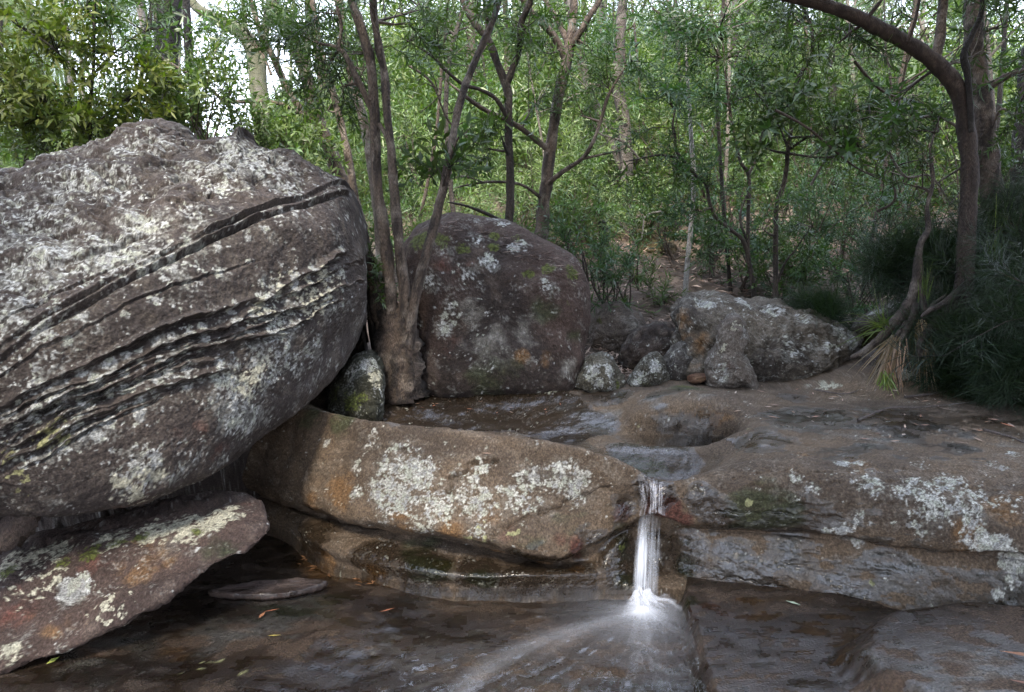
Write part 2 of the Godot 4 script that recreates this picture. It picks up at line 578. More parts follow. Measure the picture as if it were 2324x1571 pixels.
func build_ledge() -> void:
	var r1 := [[420, 1120, 0.0], [560, 1165, 0.0], [640, 1203, 0.0], [720, 1260, 0.0], [830, 1302, 0.0], [960, 1332, 0.0], [1200, 1336, 0.0], [1400, 1330, 0.0], [1440, 1330, 0.0], [1480, 1332, 0.0], [1540, 1340, 0.0], [1600, 1338, 0.0], [1750, 1356, 0.0], [1900, 1386, 0.0], [2100, 1440, 0.0], [2324, 1515, 0.0], [2700, 1650, 0.0]]
	var r0 := []
	for e in r1: r0.append([e[0], at(e) + Vector3(0, -0.14, 0.05)])
	var r2 := [[420, 1090, 4.8], [560, 1140, 4.15], [640, 1180, 3.74], [720, 1228, 3.4], [830, 1264, 3.2], [960, 1290, 3.06], [1080, 1302, 3.03], [1200, 1302, 3.04], [1300, 1300, 3.07], [1400, 1290, 3.12], [1440, 1285, 3.2], [1500, 1285, 3.22], [1540, 1290, 3.14], [1600, 1290, 3.08], [1750, 1300, 2.98], [1900, 1318, 2.9], [2100, 1355, 2.74], [2324, 1395, 2.58], [2700, 1470, 2.3]]
	var r3 := [[420, 1070, 4.9], [560, 1115, 4.25], [640, 1152, 3.86], [750, 1185, 3.52], [900, 1216, 3.33], [1000, 1236, 3.25], [1100, 1254, 3.22], [1250, 1282, 3.2], [1330, 1272, 3.17], [1400, 1240, 3.15], [1440, 1215, 3.24], [1500, 1215, 3.26], [1540, 1212, 3.18], [1600, 1214, 3.13], [1750, 1222, 3.04], [1900, 1236, 2.95], [2100, 1260, 2.82], [2324, 1284, 2.68], [2700, 1330, 2.4]]
	var r35 := []
	var r4 := [[420, 1050, 4.7], [560, 1098, 4.05], [640, 1136, 3.7], [750, 1166, 3.36], [900, 1192, 3.14], [1000, 1208, 3.06], [1100, 1230, 3.03], [1250, 1260, 3.02], [1330, 1242, 3.07], [1400, 1205, 3.12], [1440, 1178, 3.16], [1480, 1166, 3.08], [1540, 1182, 3.09], [1600, 1192, 3.07], [1750, 1198, 2.98], [1900, 1212, 2.89], [2100, 1234, 2.77], [2324, 1256, 2.63], [2700, 1300, 2.35]]
	for e in r4: r35.append([e[0], e[1] + 9, e[2] + (0.22 if e[0] < 1300 else 0.07)])
	var r5 := [[420, 1000, 4.7], [560, 1035, 4.08], [640, 1072, 3.75], [750, 1092, 3.45], [900, 1110, 3.24], [1000, 1122, 3.17], [1100, 1140, 3.13], [1250, 1165, 3.12], [1330, 1160, 3.13], [1400, 1142, 3.14], [1440, 1130, 3.16], [1480, 1122, 3.1], [1540, 1126, 3.1], [1600, 1132, 3.08], [1750, 1128, 3.0], [1900, 1132, 2.93], [2100, 1150, 2.82], [2324, 1162, 2.73], [2700, 1200, 2.5]]
	var r6 := [[420, 950, 4.75], [560, 975, 4.15], [640, 1000, 3.83], [750, 1012, 3.56], [900, 1024, 3.35], [1000, 1038, 3.29], [1100, 1056, 3.24], [1250, 1084, 3.21], [1330, 1092, 3.19], [1400, 1094, 3.15], [1440, 1100, 3.15], [1480, 1094, 3.13], [1540, 1094, 3.13], [1600, 1092, 3.13], [1700, 1072, 3.1], [1800, 1066, 3.07], [1950, 1070, 3.02], [2100, 1084, 2.96], [2324, 1092, 2.9], [2700, 1110, 2.7]]
	var r7 := [[420, 900, 4.8], [560, 928, 4.22], [640, 936, 3.9], [700, 930, 3.78], [850, 958, 3.5], [1000, 967, 3.43], [1150, 988, 3.35], [1300, 1012, 3.28], [1400, 1040, 3.22], [1440, 1058, 3.2], [1480, 1085, 0.478], [1540, 1087, 0.478], [1600, 1072, 3.2], [1700, 1040, 3.25], [1800, 1031, 3.25], [1950, 1032, 3.2], [2100, 1041, 3.15], [2324, 1046, 3.1], [2700, 1060, 2.95]]
	var r8 := [[420, 0, 4.4, 0.7], [640, 0, 4.15, 0.66], [850, 0, 3.66, 0.55], [1000, 0, 3.58, 0.5], [1150, 0, 3.5, 0.46], [1300, 0, 3.44, 0.43], [1400, 0, 3.36, 0.41], [1480, 0, 3.36, 0.40], [1540, 0, 3.36, 0.40], [1600, 0, 3.38, 0.43], [1650, 1035, 0.5], [1720, 1008, 3.42], [1800, 1000, 3.45], [1950, 1000, 3.42], [2100, 1005, 3.38], [2324, 1010, 3.35], [2700, 1020, 3.2]]
	var r9 := [[420, 0, 4.6, 0.7], [640, 0, 4.35, 0.62], [850, 0, 4.0, 0.52], [1000, 0, 3.9, 0.49], [1150, 0, 3.85, 0.47], [1300, 1004, 0.47], [1370, 1010, 3.64], [1500, 1016, 3.6], [1600, 1011, 3.61], [1660, 988, 3.65], [1720, 966, 3.64], [1800, 962, 3.68], [1950, 955, 3.7], [2100, 955, 3.7], [2324, 960, 3.68], [2700, 970, 3.5]]
	var r10 := [[420, 0, 4.75, 0.7], [640, 0, 4.5, 0.64], [850, 946, 4.1], [1000, 966, 4.1], [1150, 985, 0.49], [1300, 972, 3.98], [1400, 985, 3.9], [1440, 0, 3.86, 0.47], [1480, 0, 3.84, 0.40], [1540, 0, 3.84, 0.38], [1600, 0, 3.83, 0.38], [1650, 0, 3.83, 0.42], [1695, 962, 3.8], [1740, 942, 3.88], [1800, 936, 3.95], [1950, 930, 3.95], [2100, 930, 3.95], [2324, 934, 3.92], [2700, 940, 3.8]]
	var r11 := [[420, 0, 4.9, 0.7], [640, 0, 4.7, 0.66], [850, 912, 4.3], [1000, 926, 4.28], [1150, 940, 4.25], [1300, 930, 4.2], [1400, 935, 4.1], [1450, 926, 3.98], [1500, 916, 3.95], [1560, 912, 3.94], [1640, 918, 3.94], [1700, 930, 3.98], [1800, 915, 4.15], [1950, 908, 4.18], [2100, 904, 4.2], [2324, 905, 4.2], [2700, 905, 4.1]]
	var r12 := [[420, 0, 5.1, 0.7], [640, 0, 4.95, 0.68], [850, 893, 4.55], [1000, 891, 4.55], [1120, 890, 4.5], [1200, 880, 4.5], [1260, 880, 4.5], [1320, 889, 4.5], [1450, 886, 4.5], [1540, 876, 4.5], [1620, 880, 4.5], [1800, 884, 4.5], [1850, 876, 4.5], [1950, 858, 4.5], [2050, 842, 4.55], [2200, 838, 4.6], [2324, 848, 4.6], [2700, 850, 4.5]]
	var r13 := []
	for e in r12: r13.append([e[0], at(e) + Vector3(0, 0.0, -0.5)])
	var r14 := []
	for e in r12: r14.append([e[0], at(e) + Vector3(0, -0.06, -1.1)])
	for r in [r0, r1, r2, r3, r35, r4, r5, r6, r7, r8, r9, r10, r11, r12, r13, r14]:
		if (r.back() as Array).size() == 2 and r.back()[0] > 3000: continue
		r.append([3080.5, at_row(r.back()) + Vector3(0.75, 0.02, 0.3)])
	var g := loft_rows([r0, r1, r2, r3, r35, r4, r5, r6, r7, r8, r9, r10, r11, r12, r13, r14], 420, 420.0 + 2280.0 / 899.0 * 1049.0, 1050, [8, 36, 30, 10, 18, 40, 40, 32, 26, 24, 22, 22, 20, 8, 4])
	g.normals(false)
	# relief: weathering, the flake edge on the lichen slab, fine bedding on the lower wall, ripples on wet stone
	var fl := []
	for q in [[885, 1020], [905, 1018], [930, 1022]]: fl.append(snap(g, q[0], q[1]))
	var crack := []
	for q in [[1012, 1118], [1030, 1102], [1036, 1085], [1045, 1068], [1062, 1056], [1090, 1050], [1130, 1046]]: crack.append(snap(g, q[0], q[1]))
	var seam := []
	for q in [[1075, 1228], [1130, 1200], [1195, 1175], [1260, 1148], [1320, 1125], [1370, 1104], [1425, 1092], [1446, 1098]]: seam.append(snap(g, q[0], q[1]))
	var beds := []
	for q in [[[1560, 1245], [1800, 1275], [2000, 1300]], [[1550, 1300], [1700, 1318], [1850, 1345], [2000, 1375]], [[700, 1205], [900, 1240], [1100, 1275], [1300, 1300]], [[1700, 1105], [1950, 1098], [2200, 1104], [2400, 1112]], [[1750, 1140], [2000, 1150], [2300, 1165]], [[1650, 1085], [1850, 1075], [2100, 1072], [2350, 1078]], [[1620, 1160], [1760, 1165], [1900, 1172]], [[1560, 1225], [1700, 1238], [1860, 1255]], [[1560, 1262], [1700, 1276], [1900, 1300], [2100, 1330]], [[800, 1235], [960, 1262], [1120, 1290]], [[1800, 955], [2000, 948], [2250, 955]], [[1700, 985], [1950, 975], [2300, 985]]]:
		var b := []
		for e in q: b.append(snap(g, e[0], e[1]))
		beds.append(b)
	var cuts := [cut(crack, 0.012, 0.03), cut(fl, 0.008, 0.014), cut(seam, 0.014, 0.02)]
	for m in beds.size(): cuts.append(cut(beds[m], 0.011 if m < 5 else 0.008, 0.016 if m < 3 else 0.009 if m < 9 else 0.006))
	shift(g, func(p: Vector3, v: float) -> float:
		var h := n1.get_noise_3dv(p * 1.2) * 0.03 + n1.get_noise_3dv(p * 4.0) * 0.012 + n2.get_noise_3dv(p * 1.2) * 0.008 + n3.get_noise_3dv(p * 0.5) * 0.0025
		for c in cuts:
			if (c[3] as AABB).has_point(p): h += groove(p, c[0], c[1], c[2])
		if v < 8.0:
			var low := clampf(4.0 - v, 0.0, 1.0)
			h *= 1.0 - 0.55 * low
			h += n2.get_noise_3dv(p * Vector3(0.7, 2.2, 0.7)) * (0.002 + 0.003 * low)
			h += n3.get_noise_3dv(p * 0.3) * 0.002 * low
		else:
			h = h * 0.6 + n3.get_noise_3dv(p * 0.25) * 0.002
		return h)
	g.normals(false)
	var st := Style.new()
	st.c1 = Color(0.205, 0.145, 0.095)
	st.c2 = Color(0.125, 0.092, 0.066)
	st.c3 = Color(0.24, 0.185, 0.135)
	st.white = Color(0.72, 0.71, 0.63)
	st.lichen = -1.0
	st.yellow = -1.5
	st.f = 0.95
	st.spot = 1.35
	st.wash = 0.16
	st.streak = Vector3(0.6, 1.6, 0.9)
	var L := []
	for e in [[900, 1030, 0.12, 0.7], [920, 1070, 0.16, 1.0], [870, 1100, 0.15, 1.0], [960, 1080, 0.14, 0.95], [930, 1130, 0.15, 1.0], [1000, 1150, 0.14, 0.95], [1060, 1110, 0.14, 0.85], [1100, 1150, 0.13, 0.9], [1150, 1130, 0.11, 0.85], [1200, 1090, 0.11, 0.8], [1260, 1080, 0.13, 0.9], [1300, 1100, 0.11, 0.95], [1290, 1060, 0.08, 0.75], [1210, 1140, 0.09, 0.8], [860, 1050, 0.1, 0.75], [830, 1000, 0.08, 0.6], [960, 1190, 0.1, 0.7], [1080, 1190, 0.09, 0.7], [1320, 1120, 0.08, 0.8], [750, 1010, 0.035, 1.3], [810, 1060, 0.05, 0.9], [980, 1010, 0.06, 0.6], [1100, 1060, 0.08, 0.6], [1150, 1010, 0.06, 0.6], [800, 1120, 0.06, 0.7], [880, 1160, 0.1, 0.85],
		[2000, 1100, 0.11, 0.8], [2050, 1120, 0.1, 0.75], [1950, 1060, 0.08, 0.8], [1910, 1050, 0.045, 1.25], [1800, 1085, 0.05, 0.9], [1830, 1110, 0.05, 0.9], [1790, 1130, 0.04, 0.8], [2100, 1110, 0.12, 0.95], [2150, 1100, 0.11, 0.9], [2200, 1120, 0.11, 0.9], [2130, 1150, 0.12, 0.95], [2200, 1160, 0.09, 0.8], [2080, 1180, 0.09, 0.75], [2180, 1190, 0.07, 0.9], [1900, 1200, 0.05, 1.1], [1960, 1180, 0.06, 0.85], [1860, 1210, 0.03, 1.2], [2260, 1250, 0.085, 1.6], [2285, 1275, 0.07, 1.6], [2230, 1225, 0.06, 1.3], [2180, 1230, 0.06, 0.8], [1950, 1225, 0.05, 0.8], [2250, 1350, 0.035, 1.2], [2300, 1320, 0.05, 0.8], [2250, 1060, 0.06, 0.8], [2300, 1030, 0.06, 0.85], [2090, 1060, 0.06, 0.7], [1700, 1165, 0.03, 0.6], [2300, 1150, 0.1, 0.5]]:
		L.append([e[0], e[1], e[2], WHITE, e[3]])
	for e in [[1100, 1215, 0.09, 0.95], [1170, 1210, 0.08, 0.85], [1060, 1220, 0.06, 0.9], [1690, 1140, 0.04, 1.2], [1640, 1000, 0.06, 0.9], [1690, 975, 0.05, 0.9], [1350, 1045, 0.045, 1.2], [1460, 970, 0.035, 1.0], [1970, 1320, 0.05, 0.8], [830, 1080, 0.12, 0.5], [1800, 1120, 0.08, 0.6], [2100, 1090, 0.1, 0.45], [1630, 985, 0.04, 0.8]]:
		L.append([e[0], e[1], e[2], YELLOW, e[3]])
	for e in [[780, 1120, 0.14, 0.8], [900, 1195, 0.1, 0.6], [1010, 1195, 0.1, 0.6], [1150, 1030, 0.18, 0.35], [1100, 1170, 0.1, 0.4], [1290, 1290, 0.05, 1.0], [1250, 1275, 0.05, 0.9], [1120, 1250, 0.05, 0.7], [1930, 1050, 0.1, 0.6], [2200, 1230, 0.1, 0.9], [2290, 1140, 0.14, 0.5], [1640, 950, 0.1, 0.6], [1580, 940, 0.08, 0.5], [1780, 1010, 0.25, 0.3], [740, 1290, 0.1, 0.9], [860, 1315, 0.1, 0.9], [1020, 1290, 0.1, 0.5], [700, 1150, 0.09, 0.9]]:
		L.append([e[0], e[1], e[2], RUST, e[3]])
	for e in [[1430, 1165, 0.06, 1.1], [1470, 1150, 0.08, 1.2], [1530, 1165, 0.09, 1.15], [1560, 1185, 0.06, 0.9], [1480, 1110, 0.07, 0.6], [1310, 1240, 0.06, 0.9], [1290, 1225, 0.05, 0.6], [1310, 1260, 0.05, 0.7], [1170, 1205, 0.08, 0.3]]:
		L.append([e[0], e[1], e[2], RED, e[3]])
	for e in [[720, 1215, 0.2, 1.1], [830, 1265, 0.18, 1.1], [960, 1295, 0.2, 1.1], [1080, 1305, 0.18, 1.1], [1200, 1310, 0.2, 1.1], [1320, 1310, 0.18, 1.1], [1400, 1290, 0.18, 1.2], [1430, 1220, 0.14, 1.0], [1400, 1160, 0.1, 0.8], [1480, 1120, 0.13, 1.1], [1480, 1250, 0.16, 1.2], [1560, 1250, 0.16, 1.2], [1640, 1190, 0.15, 0.8], [1580, 1140, 0.1, 1.0], [1650, 1290, 0.2, 0.9], [1750, 1320, 0.2, 0.9], [1900, 1350, 0.2, 0.85], [1800, 1260, 0.3, 0.6], [2000, 1310, 0.3, 0.55], [2150, 1390, 0.35, 0.6], [2280, 1400, 0.3, 0.55], [1340, 1220, 0.12, 0.7],
		[900, 920, 0.35, 1.8], [1000, 920, 0.4, 1.8], [1120, 930, 0.4, 1.8], [1230, 940, 0.35, 1.6], [1310, 965, 0.28, 1.4], [1525, 955, 0.14, 0.55], [1600, 962, 0.14, 0.5], [1560, 985, 0.16, 0.55], [1440, 1040, 0.16, 1.3], [1520, 1045, 0.18, 1.5], [1600, 1040, 0.16, 1.3], [1400, 1020, 0.12, 1.0], [1640, 1020, 0.1, 1.0], [1800, 900, 0.15, 0.7], [1760, 950, 0.14, 0.5], [1850, 950, 0.35, 0.8], [2050, 960, 0.4, 0.7], [2220, 970, 0.35, 0.6], [1720, 1000, 0.25, 0.7], [1380, 905, 0.25, 0.7], [1950, 1020, 0.3, 0.45], [2150, 1020, 0.3, 0.45], [1480, 895, 0.25, 0.5]]:
		L.append([e[0], e[1], e[2], WET, e[3]])
	for e in [[1380, 930, 0.16, 0.6], [1340, 960, 0.16, 0.7], [1470, 900, 0.16, 0.6], [1700, 1290, 0.25, 0.5], [1780, 1250, 0.2, 0.5], [1300, 930, 0.14, 0.35], [2000, 1000, 0.3, 0.45], [2200, 1000, 0.3, 0.45], [1620, 900, 0.14, 0.4], [1700, 1240, 0.2, 0.45], [1900, 1280, 0.25, 0.4], [2050, 1320, 0.25, 0.4], [2200, 1370, 0.28, 0.35]]:
		L.append([e[0], e[1], e[2], PALE, e[3]])
	for e in [[700, 935, 0.14, 1.0], [780, 950, 0.12, 0.8], [1000, 1290, 0.12, 0.7], [1100, 1310, 0.1, 0.8], [940, 1280, 0.1, 0.7], [1410, 1230, 0.06, 1.0], [1400, 1190, 0.07, 0.8], [1200, 1260, 0.12, 0.7], [1560, 1290, 0.08, 0.9], [1540, 1220, 0.06, 0.8], [1700, 1180, 0.14, 0.7], [1780, 1170, 0.12, 0.7], [1240, 885, 0.1, 0.7], [1560, 880, 0.16, 1.1], [960, 1240, 0.12, 0.5], [2100, 870, 0.25, 0.5], [1720, 1140, 0.12, 0.6], [1320, 1200, 0.12, 0.4], [1400, 1300, 0.12, 0.7]]:
		L.append([e[0], e[1], e[2], GREEN, e[3]])
	for e in [[1560, 876, 0.12, 1.1], [1990, 900, 0.09, 0.9], [2250, 925, 0.1, 0.8], [1410, 1240, 0.04, 0.9]]:
		L.append([e[0], e[1], e[2], MOSS, e[3] * 0.85])
	for e in [[1230, 880, 0.14, 0.9], [950, 895, 0.08, 0.7], [2060, 850, 0.12, 0.75], [2180, 845, 0.14, 0.8], [1880, 875, 0.1, 0.6], [2150, 860, 0.1, 0.7]]:
		L.append([e[0], e[1], e[2], CREAM, e[3]])
	st.spots = spots(g, L)
	st.wet = -0.55
	var o := rock("rock_ledge", g, st, "", "", "", "structure")
	ledge = g

var ledge: Grid

func cut(line: Array, w: float, deep: float) -> Array:
	var box := AABB(line[0], Vector3.ZERO)
	for q in line: box = box.expand(q)
	return [line, w, deep, box.grow(w * 3.5)]

func groove(p: Vector3, line: Array, w: float, deep: float) -> float:
	var best := 1e9
	var side := 0.0
	p += Vector3(n1.get_noise_3dv(p * 7.0), n1.get_noise_3dv(p * 7.0 + Vector3(5, 5, 5)), 0) * w * 2.2
	for i in line.size() - 1:
		var a: Vector3 = line[i]
		var b: Vector3 = line[i + 1]
		var ab := b - a
		var t := clampf((p - a).dot(ab) / ab.length_squared(), 0.0, 1.0)
		var q := a + ab * t
		var e := p.distance_squared_to(q)
		if e < best:
			best = e
			side = (p.y - q.y)
	if best > w * w * 9.0: return 0.0
	var r := sqrt(best)
	r += n2.get_noise_3dv(p * 2.0) * w * 0.8
	var h := -deep * exp(-(r * r) / (w * w * 0.5))
	h += deep * 0.45 * (1.0 if side > 0 else -0.2) * exp(-(r * r) / (w * w * 2.5))
	return h

func stone(called: String, outline: Array, rim: float, front: float, back: float, pw: float, na: int, nrings: int, amp: Array, st: Style, spot_list: Array, label: String, category := "boulder", group := "") -> Grid:
	var g := bulge(outline, rim, front, back, pw, na, nrings)
	if category != "slab" and not called in ["domed_boulder", "standing_stone"]: facet(g, 9, 0.16, called.hash() % 1000)
	face_out(g)
	rough(g, amp[0], amp[1], amp[2], amp[3] if amp.size() > 3 else 1.0, amp[4] if amp.size() > 4 else 0.0)
	face_out(g)
	st.spots = spots(g, spot_list)
	rock(called, g, st, label, category, group)
	return g

func style(c1: Color, c2: Color, c3: Color, lichen := -1.0, moss := -1.2, yellow := -1.3) -> Style:
	var s := Style.new()
	s.c1 = c1
	s.c2 = c2
	s.c3 = c3
	s.lichen = lichen
	s.moss = moss
	s.yellow = yellow
	return s

func build_stones() -> void:
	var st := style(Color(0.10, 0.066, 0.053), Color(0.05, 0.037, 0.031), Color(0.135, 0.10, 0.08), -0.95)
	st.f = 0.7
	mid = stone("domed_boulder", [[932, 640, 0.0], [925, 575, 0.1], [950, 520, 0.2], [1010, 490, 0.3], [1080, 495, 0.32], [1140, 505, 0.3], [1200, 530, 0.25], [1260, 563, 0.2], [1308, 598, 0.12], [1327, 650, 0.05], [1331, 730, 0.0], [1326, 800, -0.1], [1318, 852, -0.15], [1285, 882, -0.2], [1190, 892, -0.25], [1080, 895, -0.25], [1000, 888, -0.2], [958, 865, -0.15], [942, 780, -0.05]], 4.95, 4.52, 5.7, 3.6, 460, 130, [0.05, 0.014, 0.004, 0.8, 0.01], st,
		[[1110, 590, 0.08, WHITE, 1.0], [1120, 605, 0.06, WHITE, 1.0], [1090, 545, 0.1, WHITE, 0.5], [1000, 560, 0.12, WHITE, 0.5], [1130, 500, 0.12, WHITE, 0.7], [1010, 740, 0.12, WHITE, 0.7], [1030, 700, 0.1, WHITE, 0.6], [1250, 640, 0.12, WHITE, 0.5], [1180, 560, 0.1, WHITE, 0.6], [1060, 620, 0.14, WHITE, 0.5], [980, 640, 0.12, WHITE, 0.5],
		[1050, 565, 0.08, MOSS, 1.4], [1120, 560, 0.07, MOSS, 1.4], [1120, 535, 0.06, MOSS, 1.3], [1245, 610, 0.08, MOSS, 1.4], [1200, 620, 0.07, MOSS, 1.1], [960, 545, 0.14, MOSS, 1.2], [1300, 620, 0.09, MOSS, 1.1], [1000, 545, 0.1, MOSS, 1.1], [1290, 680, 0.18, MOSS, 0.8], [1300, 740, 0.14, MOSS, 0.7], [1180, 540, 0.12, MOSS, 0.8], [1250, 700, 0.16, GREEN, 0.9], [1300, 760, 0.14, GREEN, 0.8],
		
		[1120, 790, 0.22, PALE, 0.9], [1180, 750, 0.18, PALE, 0.7], [1080, 700, 0.12, PALE, 0.5], [1270, 830, 0.14, PALE, 0.6], [1060, 800, 0.12, PALE, 0.7], [1180, 805, 0.07, RUST, 0.9], [1250, 820, 0.1, RUST, 0.7], [1150, 830, 0.1, RUST, 0.4], [1010, 610, 0.2, RED, 0.25], [1030, 800, 0.14, RED, 0.35], [1120, 850, 0.2, GREEN, 0.5]],
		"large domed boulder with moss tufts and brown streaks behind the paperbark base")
	st = style(Color(0.075, 0.072, 0.05), Color(0.045, 0.045, 0.03), Color(0.13, 0.125, 0.09), -0.72, -0.75)
	stone("mossy_boulder", [[733, 905], [745, 868], [790, 822], [830, 802], [858, 806], [868, 838], [868, 900, -0.05], [852, 948, -0.08], [800, 954, -0.08], [750, 940]], 4.2, 3.95, 4.5, 2.6, 200, 60, [0.03, 0.02, 0.004, 1.0, 0.02], st, [[840, 830, 0.08, WHITE, 0.9], [800, 850, 0.08, WHITE, 0.6], [800, 910, 0.12, MOSS, 0.7], [760, 890, 0.1, MOSS, 0.7], [855, 860, 0.06, CREAM, 0.7]], "squat green mossy boulder wedged between the leaning boulder and paperbark")
	st = style(Color(0.12, 0.105, 0.075), Color(0.07, 0.062, 0.045), Color(0.17, 0.155, 0.12), -0.6, -0.9)
	stone("pyramid_stone", [[1302, 880], [1308, 850], [1328, 813], [1352, 804], [1384, 812], [1408, 848], [1419, 884], [1360, 890]], 4.62, 4.45, 4.9, 2.2, 150, 46, [0.025, 0.014, 0.004, 1.2, 0.02], st, [[1385, 840, 0.05, WHITE, 1.1], [1340, 840, 0.08, WHITE, 0.7], [1400, 870, 0.05, MOSS, 0.9], [1325, 870, 0.07, YELLOW, 0.5], [1360, 870, 0.06, WHITE, 0.6]], "pointed lichen-flecked stone like a small pyramid beside the domed boulder", "stone")
	stone("rounded_stone", [[1428, 876], [1436, 848], [1464, 806], [1490, 797], [1512, 828], [1518, 866], [1480, 884]], 4.72, 4.56, 4.95, 2.3, 130, 40, [0.025, 0.012, 0.004, 1.2], st, [[1490, 830, 0.06, WHITE, 0.8], [1450, 860, 0.06, WHITE, 0.7], [1470, 870, 0.06, MOSS, 0.6]], "small rounded grey-green stone leaning against the grey lump stone", "stone")
	st = style(Color(0.10, 0.088, 0.078), Color(0.06, 0.052, 0.047), Color(0.15, 0.135, 0.12), -0.75)
	stone("lump_stone", [[1494, 862], [1502, 818], [1526, 786], [1556, 775], [1580, 796], [1582, 852], [1545, 870]], 4.85, 4.66, 5.1, 2.3, 130, 40, [0.025, 0.014, 0.004, 1.2, 0.02], st, [[1530, 800, 0.06, WHITE, 0.6]], "plain grey lump of stone tucked under the long boulder's brown end", "stone")
	st = style(Color(0.12, 0.085, 0.065), Color(0.05, 0.038, 0.032), Color(0.15, 0.115, 0.09), -0.95)
	stone("brown_boulder", [[1408, 820], [1438, 762], [1478, 742], [1530, 744], [1556, 790], [1545, 838], [1470, 842]], 5.35, 5.1, 5.7, 2.4, 150, 46, [0.04, 0.02, 0.005, 1.0, 0.03], st, [], "dark brown boulder in the shade behind the small stones")
	st = style(Color(0.15, 0.125, 0.095), Color(0.07, 0.058, 0.048), Color(0.22, 0.19, 0.155), -0.78)
	st.f = 0.8
	stone("long_boulder", [[1540, 845, -0.1], [1532, 770, 0], [1530, 700, 0.05], [1556, 674, 0.15], [1620, 674, 0.2], [1700, 684, 0.2], [1780, 696, 0.2], [1850, 716, 0.18], [1918, 746, 0.12], [1962, 772, 0.05], [1957, 802, 0], [1930, 838, -0.1], [1880, 864, -0.15], [1800, 872, -0.2], [1700, 874, -0.2], [1600, 872, -0.15]], 5.0, 4.68, 5.6, 2.6, 360, 90, [0.06, 0.035, 0.006, 0.9, 0.04], st,
		[[1600, 690, 0.09, WHITE, 0.9], [1690, 690, 0.1, WHITE, 0.8], [1930, 770, 0.1, WHITE, 1.1], [1900, 750, 0.09, WHITE, 0.8], [1760, 705, 0.1, WHITE, 0.6], [1830, 725, 0.1, WHITE, 0.6], [1560, 680, 0.08, PALE, 0.7], [1640, 690, 0.1, PALE, 0.6], [1950, 775, 0.06, PALE, 1.0],
		[1570, 790, 0.16, RUST, 0.5], [1560, 730, 0.12, RUST, 0.35], [1800, 790, 0.14, WHITE, 0.35], [1870, 790, 0.12, WHITE, 0.35]],
		"long angular grey-brown boulder with white lichen along its sloping crest")
	st = style(Color(0.22, 0.185, 0.155), Color(0.12, 0.098, 0.084), Color(0.28, 0.245, 0.21), -0.75)
	stone("standing_stone", [[1602, 862], [1606, 812], [1624, 776], [1632, 738], [1650, 718], [1680, 714], [1692, 742], [1698, 772], [1682, 798], [1700, 822], [1712, 850], [1718, 884], [1690, 876], [1640, 882], [1612, 880]], 4.6, 4.46, 4.78, 2.6, 190, 56, [0.014, 0.018, 0.005, 1.4, 0.02], st, [[1670, 740, 0.05, CREAM, 0.5], [1640, 790, 0.05, CREAM, 0.5], [1660, 840, 0.08, RED, 0.4], [1690, 760, 0.04, WHITE, 0.7], [1640, 850, 0.08, WHITE, 0.5]], "narrow upright stone with a knobbed top propped before the long boulder", "stone")
	st = style(Color(0.17, 0.085, 0.045), Color(0.11, 0.055, 0.035), Color(0.2, 0.12, 0.07), -1.2)
	stone("rust_stone", [[1558, 862], [1566, 851], [1590, 848], [1612, 850], [1606, 862], [1580, 870]], 4.6, 4.52, 4.68, 2.2, 70, 20, [0.006, 0.006, 0.002, 1.5], st, [], "small flat rust-coloured stone at the foot of the standing stone", "stone")
	st = style(Color(0.14, 0.12, 0.095), Color(0.07, 0.06, 0.05), Color(0.19, 0.17, 0.14), -0.75, -0.95)
	stone("tilted_slab", [[1925, 752], [1960, 722], [2010, 698], [2060, 676], [2130, 664], [2128, 690], [2060, 705], [2000, 735], [1965, 762]], 5.3, 5.1, 5.9, 2.5, 140, 40, [0.02, 0.015, 0.004], st, [[1985, 708, 0.09, WHITE, 1.0], [2040, 690, 0.1, WHITE, 0.7]], "thin tilted grey slab roofing a dark hollow behind the root tangle", "slab")
	st = style(Color(0.10, 0.09, 0.04), Color(0.07, 0.06, 0.03), Color(0.14, 0.12, 0.07), -0.9, -0.6)
	stone("hollow_stone", [[1900, 790], [1930, 745], [2010, 742], [2070, 750], [2085, 790], [2040, 825], [1960, 830]], 5.5, 5.3, 5.9, 2.6, 110, 34, [0.02, 0.015, 0.004], st, [[1960, 800, 0.06, WHITE, 0.9], [2000, 760, 0.14, MOSS, 0.7]], "moss-brown block of stone inside the hollow under the tilted slab", "stone")
	st = style(Color(0.11, 0.09, 0.078), Color(0.06, 0.05, 0.043), Color(0.15, 0.13, 0.11), -0.9)
	stone("shelf_stone", [[1950, 845], [1958, 806], [1990, 792], [2045, 800], [2075, 828], [2060, 856], [2000, 862]], 4.85, 4.68, 5.1, 2.4, 110, 34, [0.02, 0.014, 0.004], st, [], "shadowed brown stone wedged below the grass roots beside the long boulder", "stone")
	st = style(Color(0.19, 0.15, 0.12), Color(0.10, 0.08, 0.065), Color(0.22, 0.18, 0.15), -1.0)
	stone("slope_boulder", [[1325, 815], [1332, 735], [1376, 690], [1440, 706], [1474, 752], [1470, 815], [1400, 830]], 5.75, 5.5, 6.2, 2.4, 150, 44, [0.04, 0.025, 0.005, 1.0, 0.03], st, [[1360, 730, 0.1, MOSS, 0.6], [1440, 730, 0.12, PALE, 0.5]], "litter-strewn brown boulder on the bank above the pyramid stone")
	st = style(Color(0.2, 0.16, 0.09), Color(0.13, 0.1, 0.055), Color(0.24, 0.2, 0.13), -1.0, -0.8)
	stone("yellow_stone", [[1430, 548], [1450, 520], [1500, 528], [1540, 560], [1535, 580], [1480, 585], [1440, 575]], 8.0, 7.7, 8.5, 2.4, 100, 30, [0.04, 0.03, 0.006], st, [[1500, 560, 0.2, YELLOW, 0.7], [1480, 570, 0.2, MOSS, 0.6]], "ochre mossy stone on the litter slope below the forked trunk", "stone")
